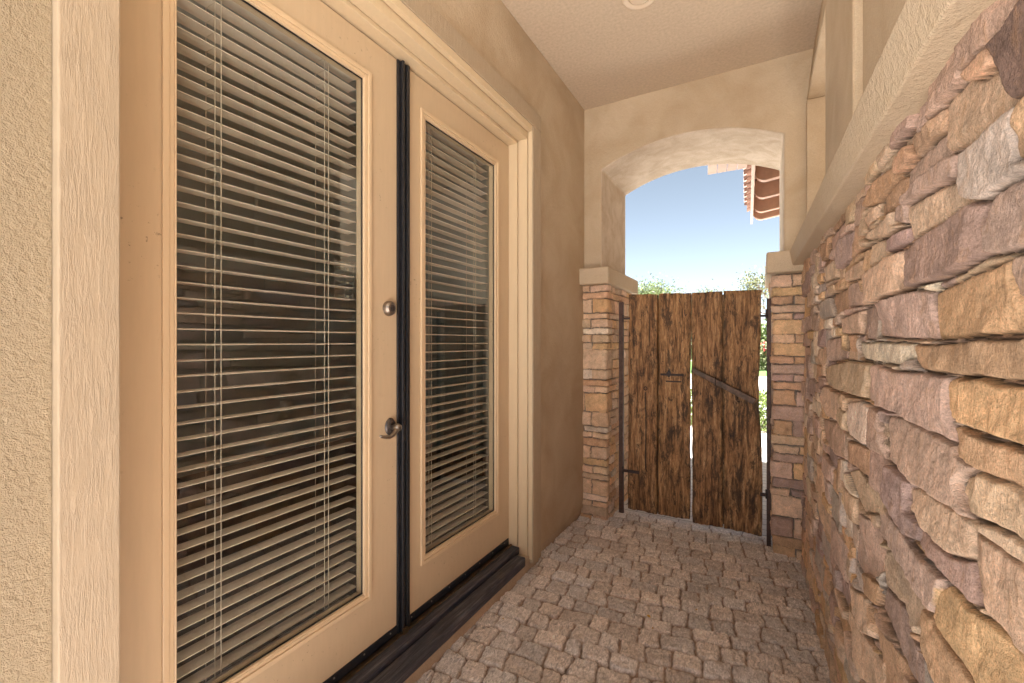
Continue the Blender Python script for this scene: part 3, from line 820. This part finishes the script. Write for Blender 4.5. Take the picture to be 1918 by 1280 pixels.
# deadbolt and lever
def door_pt(px, py): 
    p = at(px, py, X=XD); return (p.y-.455, p.z-DZ0)
cy, cz = door_pt(727, 578)
cy = min(cy, 1.385-.455-.035)
m = MB(); m.lathe([(.032, .0006), (.032, .005), (.029, .016), (.021, .024), (.019, .025)], (0, cy, cz), (1, 0, 0), 40)
db = m.build('deadbolt', M_nickel, d1, smooth=False, bevel=.001)
m = MB(); m.lathe([(.014, .0252), (.0135, .0275), (.012, .028)], (0, cy, cz), (1, 0, 0), 24); m.build('key_cylinder', M_nickel_d, db)
m = MB(); m.box(.0281, .0295, cy-.0013, cy+.0013, cz-.007, cz+.005); m.lathe([(.0032, .0281), (.003, .0296)], (0, cy, cz+.004), (1, 0, 0), 12); m.build('keyhole', M_iron, db)
cy, cz = door_pt(730, 799); cy = min(cy, 1.385-.455-.030)
m = MB(); m.lathe([(.033, .0006), (.033, .004), (.030, .008), (.0285, .008), (.027, .012), (.021, .015), (.019, .013), (.014, .016), (.012, .03)], (0, cy, cz), (1, 0, 0), 40, sx=.86, sy=1.08)
hd = m.build('lever_handle', M_nickel_d, d1, smooth=False)
m = MB()
m.lathe([(.013, .014), (.0125, .03), (.016, .036), (.017, .045), (.013, .055), (.006, .059)], (0, cy, cz), (1, 0, 0), 24)
pts = []; rad = []
for k in range(18):
    f = k/17.0
    pts.append((.048+.006*math.sin(f*3.1), cy-.004-f*.098, cz-.004-.022*math.sin(f*math.pi*.9)*(1 if f < .55 else .85)+ (-.006*f)))
    rad.append(.0105*(1-.45*f) if f < .95 else .003)
m.tube(pts, rad, 12)
m.build('lever', M_nickel, hd, smooth=True)

# ------------------------------------------------------------------ room behind the doors (with a shuttered window)
rm = tag(empty('room_shell', (-3, 1.5, 0)), 'dim grey-green room behind the glass doors, seen between the blind slats', 'room')
X0, X1, Y0, Y1 = -4.75, -1.40, .0, 4.15
p1 = at(626, 486, X=X0); p2 = at(665, 562, X=X0)
wy0, wy1, wz0, wz1 = p1.y, min(p2.y, Y1-.02), p2.z, p1.z
m = MB()
m.box(X0-.12+3, X0+3, Y0-1.5, wy0-1.5, 0, 3.2); m.box(X0-.12+3, X0+3, wy1-1.5, Y1-1.5, 0, 3.2)
m.box(X0-.12+3, X0+3, wy0-1.5, wy1-1.5, 0, wz0); m.box(X0-.12+3, X0+3, wy0-1.5, wy1-1.5, wz1, 3.2)
m.box(X0-.12+3, X1+3, Y1-1.5, Y1+.12-1.5, 0, 3.2); m.box(X0-.12+3, X1+3, Y0-.12-1.5, Y0-1.5, 0, 3.2)
m.box(X1-.02+3, X1+3, Y0-1.5, .35-1.5, .0, 3.2); m.box(X1-.02+3, X1+3, 2.45-1.5, Y1-1.5, .0, 3.2); m.box(X1-.02+3, X1+3, .35-1.5, 2.45-1.5, 2.70, 3.2)
m.build('room_wall', M_room, rm)
m = MB(); m.box(X0-.12+3, X1+3, Y0-.12-1.5, Y1+.12-1.5, 3.2, 3.24); m.build('room_ceiling', M_room, rm)
m = MB(); m.box(X0-.12+3, X1-.02+3, Y0-.12-1.5, Y1+.12-1.5, .02, .10); m.build('room_floor', M_roomfloor, rm)
sh = tag(empty('shutter_window', (X0, wy0, wz0)), 'small bright window with white louvred shutters, glimpsed through the nearer door', 'window')
m = MB(); w = wy1-wy0; h = wz1-wz0
m.box(-.03, .0, -.02, .012, -.02, h+.02); m.box(-.03, .0, w-.012, w+.02, -.02, h+.02); m.box(-.03, .0, .012, w-.012, -.02, .012); m.box(-.03, .0, .012, w-.012, h-.012, h+.02)
m.box(.002, .012, w/2-.006, w/2+.006, .01, h-.01)
m.build('shutter_frame', M_white, sh)
m = MB()
for k in range(5):
    z = .06+k*(h-.1)/4.4
    m.hexa([(-.05, .013, z), (-.05, w-.013, z), (-.005, w-.013, z+.045), (-.005, .013, z+.045), (-.05, .013, z+.008), (-.05, w-.013, z+.008), (-.005, w-.013, z+.053), (-.005, .013, z+.053)])
m.build('louvre_panel', M_white, sh)

# ------------------------------------------------------------------ porch ceiling, roof, right upper wall
o = MB().box(-1.22, .62, -.75, 3.343, CEIL, CEIL+.06).build('porch_ceiling', M_ceil)
tag(o, 'smooth beige stucco porch ceiling over the walkway', 'ceiling')
o = MB().box(-5.0, .66, -.79, 4.30, CEIL+.12, CEIL+.20).build('roof_slab', M_tile)
tag(o, 'terracotta flat roof edge over the porch', 'roof')
ow = tag(empty('outer_house_wall', (-5, 4.3, 0)), 'outer side of the stucco house left of the gate', 'wall')
m = MB(); m.box(.1, 3.60, -.03, .0, -.03, CEIL+.118); m.box(.1, 3.60, -4.45, -4.42, -.03, CEIL+.118); m.box(0, .03, -4.42, -.03, -.03, CEIL+.118); m.build('wall_panel', M_wall, ow)

li = tag(empty('recessed_light', (-.56, 2.385, CEIL)), 'round recessed ceiling light, unlit, at the top edge of the ceiling', 'ceiling light')
m = MB(); prof = [(.060, .0), (.066, -.003), (.084, -.006), (.092, -.004), (.093, -.0003)]
n = 48; rg = []
for r, h in prof: rg.append([m.bm.verts.new((r*math.cos(k*2*math.pi/n), r*math.sin(k*2*math.pi/n), h)) for k in range(n)])
for i in range(len(rg)-1):
    for k in range(n): m.bm.faces.new((rg[i][k], rg[i][(k+1) % n], rg[i+1][(k+1) % n], rg[i+1][k]))
m.build('trim_ring', M_lamp, li, smooth=True)
m = MB(); m.lathe([(.060, -.0015), (.050, -.006), (.030, -.010), (.01, -.011)], (0, 0, 0), (0, 0, 1), 40); m.build('lens', M_lamp, li, smooth=True)

uw = tag(empty('upper_wall', (.28, 1.6, 1.95)), 'beige stucco wall with a raised pier and tall opening above the stone ledge', 'wall')
def ub(mb, x0, x1, y0, y1, z0, z1): return mb.box(x0-.28, x1-.28, y0-1.6, y1-1.6, z0-1.95, z1-1.95)
m = MB(); ub(m, .281, .60, .86, 1.755, 1.93, CEIL+.115); m.build('wall_panel', M_wall, uw, bevel=.01)
m = MB(); ub(m, .257, .60, 1.758, 2.445, 1.93, CEIL+.115); m.build('pier', M_wall, uw, bevel=.012, seg=3)
m = MB(); y0, y1 = 2.0, 3.345
m.hexa([(.256-.28, .85, 2.89-1.95), (.318, .85, 2.89-1.95), (.318, y1-1.6, 2.89-1.95), (.256-.28, y1-1.6, 2.89-1.95),
        (.305-.28, .85, CEIL+.115-1.95), (.318, .85, CEIL+.115-1.95), (.318, y1-1.6, CEIL+.115-1.95), (.305-.28, y1-1.6, CEIL+.115-1.95)])
m.build('header', M_wall, uw, bevel=.01)
m = MB(); ub(m, .253, .60, 3.305, 3.35, 1.93, 2.888); m.build('jamb', M_wall, uw, bevel=.008, seg=3)

blk = MB().box(1.70, 1.85, -1.2, 3.9, -.03, 3.75).build('sky_block_wall', M_wall)  # added out of frame to keep sky light off the opening and the glass
tag(blk, 'added beige stucco wall blocking sky light behind the opening over the stone ledge', 'wall')
# roof edge seen through the arch: rafter tails, fascia and clay tiles
ev = tag(empty('tiled_eave', (-.02, 5.0, 2.95)), 'terracotta clay tile roof edge with exposed rafter tails, seen through the arch', 'roof')
zb = 2.95
rx = lambda y: -.022*(y-5.0)
for k, y in enumerate((4.42, 5.02, 5.62, 6.22, 6.60)):
    m = MB(); w = .075
    pts = []      # side profile of a rafter tail: rounded lower corner near the fascia
    for q in range(9):
        a = math.pi/2*q/8
        pts.append((rx(y)-.03+.13-.13*math.cos(a-0) if False else rx(y)-.03+.10*(1-math.cos(a)), .13-.11*math.sin(a)))
    pts += [(rx(y)+.25, .045), (rx(y)+.62, .15), (rx(y)+.62, .34), (rx(y)-.03, .22)]
    m.prism(pts, 'y', y-5.0, y-5.0+w); m.build('rafter_tail', M_rafter, ev, bevel=.006)
m = MB(); m.hexa([(rx(4.3)-.055, -.70, -.01), (rx(4.3)-.028, -.70, -.01), (rx(6.7)-.028, 1.68, -.01), (rx(6.7)-.055, 1.68, -.01),
                  (rx(4.3)-.055, -.70, .24), (rx(4.3)-.028, -.70, .24), (rx(6.7)-.028, 1.68, .24), (rx(6.7)-.055, 1.68, .24)]); m.build('fascia', M_fascia, ev, bevel=.004)
m = MB(); m.hexa([(-.06, -.70, .245), (.64, -.70, .42), (.61, 1.70, .42), (-.09, 1.70, .245), (-.06, -.70, .265), (.64, -.70, .44), (.61, 1.70, .44), (-.09, 1.70, .265)]); m.build('roof_boards', M_fascia, ev)
m = MB(); n = 12
for k in range(n):
    y = 4.36+k*.21; yl = y-5.0; x0 = rx(y)-.13
    A = []; 
    for (xx, zz_, r) in ((x0, .215, .085), (x0+.42, .33, .078)):
        o_ = [(xx, yl+r*math.cos(a_), zz_+.05+r*.8*math.sin(a_)) for a_ in [math.pi*q/10 for q in range(11)]]
        i_ = [(xx, yl+(r-.014)*math.cos(a_), zz_+.05+(r-.014)*.8*math.sin(a_)) for a_ in [math.pi*q/10 for q in range(11)]]
        A.append([m.bm.verts.new(p) for p in o_+i_[::-1]])
    L_ = len(A[0])
    for q in range(L_): m.bm.faces.new((A[0][q], A[0][(q+1) % L_], A[1][(q+1) % L_], A[1][q]))
    m.bm.faces.new(A[0]); m.bm.faces.new(A[1][::-1])
    xx = x0+.03     # pan tile between covers
    P0 = [(xx+f*.4, yl+.105+.07*math.cos(a_), .235+f*.11-.05*math.sin(a_)) for f in (0, 1) for a_ in [math.pi*q/6 for q in range(7)]]
    V_ = [m.bm.verts.new(p) for p in P0]; V2 = [m.bm.verts.new((p[0], p[1], p[2]+.013)) for p in P0]
    for q in range(6):
        m.bm.faces.new((V_[q], V_[q+1], V_[q+8], V_[q+7])); m.bm.faces.new((V2[q], V2[q+7], V2[q+8], V2[q+1])); m.bm.faces.new((V_[q], V2[q], V2[q+1], V_[q+1]))
m.build('clay_tiles', M_tile, ev)
m = MB(); m.box(.50, .66, -.90, 1.65, -2.98, .30); m.build('gable_wall', M_wall, ev)
# short return of eave boards to the left
rt = tag(empty('eave_return', (-.2, 4.6, 3.0)), 'short row of pale eave boards just under the arch crown, left of the tiles', 'roof edge')
m = MB()
for k in range(4):
    x = -.17+k*.085
    m.hexa([(x-.05, -.16, .035), (x+.028, -.16, .035), (x+.005, .08, .0), (x-.075, .08, .0), (x-.05, -.16, .06), (x+.028, -.16, .06), (x+.005, .08, .03), (x-.075, .08, .03)])
m.build('eave_boards', M_fascia, rt, bevel=.003)
m = MB(); m.box(-.25, .2, -.3, -.10, .061, .09); m.build('roof_board', M_rafter, rt)

# ------------------------------------------------------------------ gate
GY = 3.47
def plank(name, left, right, zt, zb_, parent, org, seed, th=.04, damage=.0):
    """left/right: lists of (z, x) edges; irregular weathered outline"""
    nz, nx = 240, 18
    zt0, zt1 = zt; zb0, zb1 = zb_
    v = np.linspace(0, 1, nz); u = np.linspace(0, 1, nx)
    U_, V_ = np.meshgrid(u, v, indexing='ij')
    lz = [p[0] for p in left][::-1]; lx = [p[1] for p in left][::-1]; rz = [p[0] for p in right][::-1]; rx_ = [p[1] for p in right][::-1]
    zmid = zb0+(zt0-zb0)*V_
    xl = np.interp(zmid, lz, lx) + .0022 + .0022*fbm(zmid*9, zmid*0+seed, 4, seed)*2
    xr = np.interp(zmid, rz, rx_) - .0022 + .0022*fbm(zmid*9, zmid*0+seed+5, 4, seed+3)*2
    X = xl+(xr-xl)*U_
    top = zt0+(zt1-zt0)*U_+.004*fbm(U_*5, U_*0, 3, seed+7); bot = zb0+(zb1-zb0)*U_+.010*fbm(U_*6, U_*0+3, 3, seed+9)
    Z = bot+(top-bot)*V_
    g = .004*fbm(X*60, Z*2.5, 4, seed+1) + .004*fbm(X*8, Z*3, 3, seed+2)
    ed = np.minimum(np.minimum(U_, 1-U_)*20, 1.0); ev_ = np.minimum(np.minimum(V_, 1-V_)*120, 1)
    Yf = -g + .006*(1-ed)**2 + .005*(1-ev_)**2
    bm = bmesh.new()
    F_ = [[bm.verts.new((X[i, j]-org[0], Yf[i, j], Z[i, j]-org[2])) for j in range(nz)] for i in range(nx)]
    B_ = [[bm.verts.new((X[i, j]-org[0], th, Z[i, j]-org[2])) for j in (0, nz-1)] for i in (0, nx-1)]
    for i in range(nx-1):
        for j in range(nz-1): bm.faces.new((F_[i][j], F_[i+1][j], F_[i+1][j+1], F_[i][j+1]))
    # back sheet and rims
    Bk = {}
    def bk(i, j):
        if (i, j) not in Bk: Bk[(i, j)] = bm.verts.new((X[i, j]-org[0], th, Z[i, j]-org[2]))
        return Bk[(i, j)]
    for j in range(nz-1):
        bm.faces.new((F_[0][j+1], bk(0, j+1), bk(0, j), F_[0][j])); bm.faces.new((F_[-1][j], bk(nx-1, j), bk(nx-1, j+1), F_[-1][j+1]))
    for i in range(nx-1):
        bm.faces.new((F_[i][0], bk(i, 0), bk(i+1, 0), F_[i+1][0])); bm.faces.new((F_[i+1][-1], bk(i+1, nz-1), bk(i, nz-1), F_[i][-1]))
    for j in range(nz-1): bm.faces.new((bk(0, j), bk(0, j+1), bk(nx-1, j+1), bk(nx-1, j)))
    for v_ in B_[0]+B_[1]: bm.verts.remove(v_)
    for f in bm.faces: f.smooth = True
    me = bpy.data.meshes.new(name); bm.to_mesh(me); bm.free()
    return link(name, me, M_wood, parent)

def gx(px, py=640): return at(px, py, Y=GY).x
def gz(px, py): return at(px, py, Y=GY).z
orgL = (gx(1176), GY, .04)
gl_ = tag(empty('gate_leaf', orgL), 'left leaf of the weathered wooden gate with a long iron drop rod and slide plate', 'gate', 'weathered plank gate leaves')
plank('plank', [(1.75, gx(1177)), (.9, gx(1176)), (.03, gx(1175))], [(1.75, gx(1231.5)), (.03, gx(1230.5))], (gz(1177, 552), gz(1232, 551)), (gz(1176, 953), gz(1230, 965)), gl_, orgL, 2)
plank('plank', [(1.75, gx(1233)), (.03, gx(1231.5))], [(1.75, gx(1294.2)), (1.27, gx(1294.0)), (1.15, gx(1293)), (.6, gx(1292.6)), (.03, gx(1292))], (gz(1233, 550), gz(1293, 549)), (gz(1232, 965), gz(1291, 974)), gl_, orgL, 12)
orgR = (gx(1427), GY, .04)
gr_ = tag(empty('gate_leaf', orgR), 'right leaf of the weathered wooden gate with a slanting iron-pinned wooden bar', 'gate', 'weathered plank gate leaves')
plank('plank', [(1.75, gx(1294.6)), (1.1, gx(1294.8)), (.03, gx(1296.0))], [(1.75, gx(1353)), (.03, gx(1354))], (gz(1295, 549), gz(1353, 546)), (gz(1297, 980), gz(1354, 989)), gr_, orgR, 22)
plank('plank', [(1.75, gx(1354.5)), (.03, gx(1355.5))], [(1.76, gx(1427.5)), (1.5, gx(1426)), (1.15, gx(1423)), (.95, gx(1422)), (.70, gx(1428)), (.4, gx(1429)), (.03, gx(1428))], (gz(1354, 545), gz(1427, 543)), (gz(1355, 990), gz(1428, 1006)), gr_, orgR, 32)
for (px_, o_, par) in ((1232, orgL, gl_), (1353.7, orgR, gr_)):
    MB().box(gx(px_)-.03-o_[0], gx(px_)+.03-o_[0], .0415, .06, .02, 1.672).build('seam_batten', M_wood, par)
for (o_, par, xa, xb) in ((orgL, gl_, 1178, 1289), (orgR, gr_, 1298, 1424)):
    for z_ in (.28, 1.48):
        MB().box(gx(xa)-o_[0], gx(xb)-o_[0], .061, .09, z_, z_+.10).build('cross_batten', M_wood, par, bevel=.003)
def gp(px, py, org, dy=-.008):
    p = at(px, py, Y=GY+dy); return Vector((p.x-org[0], p.y-org[1], p.z-org[2]))
# long drop rod with ring head
m = MB(); m.tube([gp(1209, 735, orgL), gp(1210, 800, orgL), gp(1209, 878, orgL), gp(1212, 884, orgL)], .0042, 8)
c = gp(1209, 728, orgL); m.tube([c+Vector((.011*math.cos(a), 0, .013*math.sin(a))) for a in [2*math.pi*k/14 for k in range(15)]], .0035, 6)
m.build('drop_rod', M_iron, gl_)
m = MB()
for s_ in ((1237, 701, 1281, 701, .010), (1247, 714, 1276, 713, .006)):
    a, b_ = gp(s_[0], s_[1], orgL, -.006), gp(s_[2], s_[3], orgL, -.006); m.box(a.x, b_.x, -.010, -.003, a.z-s_[4], a.z+s_[4]*.6)
c = gp(1253, 699, orgL); m.prism([(c.x-.006, c.z-.03), (c.x-.016, c.z), (c.x-.004, c.z+.02), (c.x, c.z+.04), (c.x+.004, c.z+.02), (c.x+.016, c.z), (c.x+.006, c.z-.03)], 'y', -.016, -.009)
m.build('slide_plate', M_iron, gl_, bevel=.001)
m = MB(); a = gp(1283, 588, orgL); m.tube([a+Vector((0, -.003, .03)), a+Vector((0, -.012, .0)), a+Vector((.006, -.018, -.018)), a+Vector((.012, -.01, -.006))], .0035, 6)
m.build('hook', M_iron, gl_)
m = MB(); a, b_ = gp(1167, 881, orgL), gp(1190, 883, orgL); m.box(a.x, b_.x+.03, -.013, -.004, a.z-.012, a.z+.010); m.build('hinge_strap', M_iron, gl_, bevel=.001); m = MB(); a, b_ = gp(1166, 597, orgL), gp(1180, 598, orgL); m.box(a.x, b_.x, -.013, -.004, a.z-.009, a.z+.009)
m.build('hinge_strap', M_iron, gl_, bevel=.001)
# slanting bar
a, b_ = gp(1297, 692, orgR), gp(1414, 752, orgR)
d = (b_-a).normalized(); nrm = Vector((-d.z, 0, d.x))
m = MB(); w0, w1 = .017, .022
m.hexa([a-nrm*w0+Vector((0, -.040, 0)), b_-nrm*w1+Vector((0, -.040, 0)), b_-nrm*w1+Vector((0, .002, 0)), a-nrm*w0+Vector((0, .002, 0)),
        a+nrm*w0+Vector((0, -.040, 0)), b_+nrm*w1+Vector((0, -.040, 0)), b_+nrm*w1+Vector((0, .002, 0)), a+nrm*w0+Vector((0, .002, 0))])
m.build('bar', M_barwood, gr_, bevel=.004)
m = MB(); c = gp(1341, 714, orgR); m.tube([c+Vector((0, -.044, .028)), c+Vector((0, -.050, 0)), c+Vector((0, -.044, -.028))], .0045, 6); m.lathe([(.011, 0), (.009, .006)], (c.x, -.041, c.z), (0, -1, 0), 10)
m.build('bar_pin', M_iron, gr_); m = MB()
c = gp(1381, 750, orgR); m.tube([c+Vector((0, -.004, .02)), c+Vector((-.004, -.018, .004)), c+Vector((.004, -.02, -.01)), c+Vector((.012, -.012, -.004))], .0035, 6)
m.build('hook', M_iron, gr_)
m = MB(); a, b_ = gp(1424, 592, orgR), gp(1438, 592, orgR); m.box(a.x, b_.x, -.011, -.003, a.z-.008, a.z+.008); m.build('hinge_strap', M_iron, gr_, bevel=.001); m = MB(); a, b_ = gp(1424, 926, orgR), gp(1438, 927, orgR); m.box(a.x, b_.x, -.011, -.003, a.z-.012, a.z+.012)
m.build('hinge_strap', M_iron, gr_, bevel=.001)
# steel posts
pl = at(1164, 760, Y=3.52); pr = at(1440, 760, Y=3.44)
for (p, dz, lab, w) in ((pl, 1.69, 'dark rusty steel gate post fixed to the left stone pillar', .017), (pr, 1.665, 'dark rusty steel gate post fixed to the right stone pillar', .013)):
    t = tag(empty('gate_post', (p.x, p.y, 0)), lab, 'gate post', 'steel gate posts')
    m = MB(); m.box(-w, w, -.016, .016, -.02, dz); m.build('post', M_rust, t, bevel=.002)
    for z in (at(1170, 597, Y=3.5).z, at(1170, 881, Y=3.5).z):
        m = MB(); m.tube([(0+w*(1 if p is pl else -1), -.02, z-.03), (0+w*(1 if p is pl else -1), -.02, z+.03)], .008, 10)
        m.build('hinge_pin', M_iron, t)

# ------------------------------------------------------------------ plants beyond the gate
def leaves_mesh(name, pts, size, mat, parent, seed, asp=.45, droop=.3):
    rng = np.random.RandomState(seed); n = len(pts)
    P = np.array(pts); d = rng.normal(size=(n, 3)); d[:, 2] -= droop; d /= np.linalg.norm(d, axis=1)[:, None]
    e = np.cross(d, rng.normal(size=(n, 3))); e /= np.linalg.norm(e, axis=1)[:, None]
    s = size*rng.uniform(.6, 1.3, (n, 1)); L = d*s; W = e*s*asp*.5
    V = np.stack([P, P+L*.45+W, P+L, P+L*.45-W], 1).reshape(-1, 3)
    me = bpy.data.meshes.new(name); me.from_pydata(V.tolist(), [], [(4*k, 4*k+1, 4*k+2, 4*k+3) for k in range(n)])
    return link(name, me, mat, parent)
def tree(x, y, h, crown_r, label, seed, mat, size=.09, nleaf=9000, spread=1.0, group=None):
    rng = random.Random(seed)
    t = tag(empty('tree', (x, y, -.03)), label, 'tree', group)
    m = MB(); tips = []
    trunk = [Vector((0, 0, 0)), Vector((.05, .02, h*.2)), Vector((-.03, .05, h*.42))]
    m.tube(trunk, [h*.028, h*.022, h*.017], 8)
    def grow(p, d, ln, r, lev):
        pts = [p]; dd = d.copy()
        for k in range(3):
            dd = (dd+Vector((rng.uniform(-.25, .25), rng.uniform(-.25, .25), rng.uniform(-.05, .2)))).normalized()
            pts.append(pts[-1]+dd*ln/3)
        m.tube(pts, [r, r*.85, r*.7, r*.5], 5)
        if lev >= 3:
            tips.extend(pts[1:]); return
        for k in range(3):
            nd = (dd+Vector((rng.uniform(-.9, .9), rng.uniform(-.9, .9), rng.uniform(-.35, .6)))).normalized()
            grow(pts[rng.choice((2, 3, 3))], nd, ln*.68, r*.55, lev+1)
    for k in range(6):
        a = k*math.pi/3+rng.uniform(-.4, .4)
        grow(trunk[2] if k % 2 else (trunk[1]+trunk[2])/2, Vector((math.cos(a)*.8*spread, math.sin(a)*.8*spread, 1)).normalized(), h*.24, h*.011, 0)
    m.build('trunk', M_bark, t)
    pts = []
    while len(pts) < nleaf:
        c = rng.choice(tips); r = crown_r*.085
        q = c+Vector((rng.gauss(0, r), rng.gauss(0, r), rng.gauss(0, r)))
        pts.append(tuple(q))
    leaves_mesh('crown', pts, size, mat, t, seed)
    return t
tp = at(1225, 560, Y=15); tree(tp.x, tp.y, 3.45, 2.0, 'leafy green tree whose top shows over the middle of the gate', 4, M_leaf, .075, 12000, 1.1)
tp = at(1325, 560, Y=17); tree(tp.x, tp.y, 3.3, 2.0, 'low olive-green tree rising just over the right gate leaf', 8, M_leaf2, .075, 9000, 1.2)
tp = at(1450, 560, Y=12); tree(tp.x+.6, tp.y, 3.3, 1.6, 'taller fine-leaved tree beside the right pillar cap', 15, M_leaf2, .07, 10000, .95)
tp = at(1180, 560, Y=22); tree(tp.x-1.5, tp.y, 3.6, 2.2, 'distant green tree left of the others beyond the gate', 19, M_leaf, .14, 9000, 1.2)

def shrub(name, x0, x1, y0, y1, h, mat, label, seed, n=9000, size=.05, flowers=0, cat='hedge'):
    rng = random.Random(seed)
    t = tag(empty(name, ((x0+x1)/2, (y0+y1)/2, -.03)), label, cat)
    m = MB()
    for k in range(min(int((x1-x0)/.25)+2, 12)):
        m = MB(); x = rng.uniform(x0, x1)-(x0+x1)/2; yy = rng.uniform(y0, y1)-(y0+y1)/2
        m.tube([(x, yy*.5, 0), (x+rng.uniform(-.05, .05), yy*.7, h*.5), (x+rng.uniform(-.1, .1), yy, h*.9)], [.012, .009, .004], 5); m.build('stem', M_bark, t)
    pts = []
    while len(pts) < n:
        x = rng.uniform(x0, x1); y = rng.uniform(y0, y1); z = rng.uniform(.04, 1)
        top = h*(.86+.14*math.sin(x*5+seed)*math.cos(y*4)+rng.uniform(-.06, .06))
        pts.append((x-(x0+x1)/2, y-(y0+y1)/2, z*top))
    leaves_mesh('foliage', pts, size, mat, t, seed, .6, 0)
    if flowers:
        leaves_mesh('blossom', [(p[0], p[1], p[2]) for p in rng.sample([q for q in pts if q[2] > h*.5], flowers)], size*1.2, M_red, t, seed+1, .9, 0)
    return t
shrub('hedge', -1.2, 1.6, 7.7, 8.5, .68, M_hedge, 'low clipped green hedge along the paving beyond the gate', 3, 16000, .045)
shrub('flowering_shrub', -2.0, 3.2, 24.0, 26.0, 1.5, M_leaf2, 'far shrub dotted with red blossom beyond the street', 5, 12000, .14, 500, 'shrub')
shrub('hedge', -18, 18, 35, 37.5, 3.2, M_leaf, 'tall dark green boundary hedge at the far side of the lawn', 6, 26000, .30)

# fallen leaves on the cobbles
for k, (px, py, lab) in enumerate(((1215, 1157, 'small yellow leaf standing in a joint of the cobbles'), (1223, 1180, 'orange-brown dry leaf lying flat on the cobbles just in front of the yellow one'),
                             (942, 1162, 'tiny brown leaf on the cobbles near the black sill'), (1305, 1145, 'dark dry leaf on the cobbles towards the stone wall'))):
    s_, c_ = math.sin(YAW), math.cos(YAW); u = (px-959)/F; v = (640-py)/F; t_ = -(CAMZ-.006)/v
    x, y = t_*(-s_+u*c_), t_*(c_+u*s_)
    m = MB(); n = 8; L = .022-.003*k; 
    A = [m.bm.verts.new((L*(q/n-.5), .26*L*math.sin(math.pi*q/n), .004*math.sin(3*q/n))) for q in range(n+1)]
    Cc = [m.bm.verts.new((L*(q/n-.5), 0, .0015*math.sin(3*q/n)-.001)) for q in range(1, n)]
    B = [m.bm.verts.new((L*(q/n-.5), -.26*L*math.sin(math.pi*q/n), .004*math.sin(3*q/n))) for q in range(1, n)]
    mid = [A[0]]+Cc+[A[n]]
    for q in range(n):
        f1 = [A[q], A[q+1], mid[q+1], mid[q]]; f2 = [mid[q], mid[q+1], (B[q] if q < n-1 else A[n]), (B[q-1] if q > 0 else A[0])]
        for f in (f1, f2):
            g_ = []
            for v_ in f:
                if v_ not in g_: g_.append(v_)
            if len(g_) >= 3: m.bm.faces.new(g_)
    o = m.build('fallen_leaf', M_dry)
    o.location = (x, y, .012); o.rotation_euler = (.5 if k == 0 else .1, .3, k*1.3)
    tag(o, lab, 'leaf', 'fallen leaves on the cobbles')
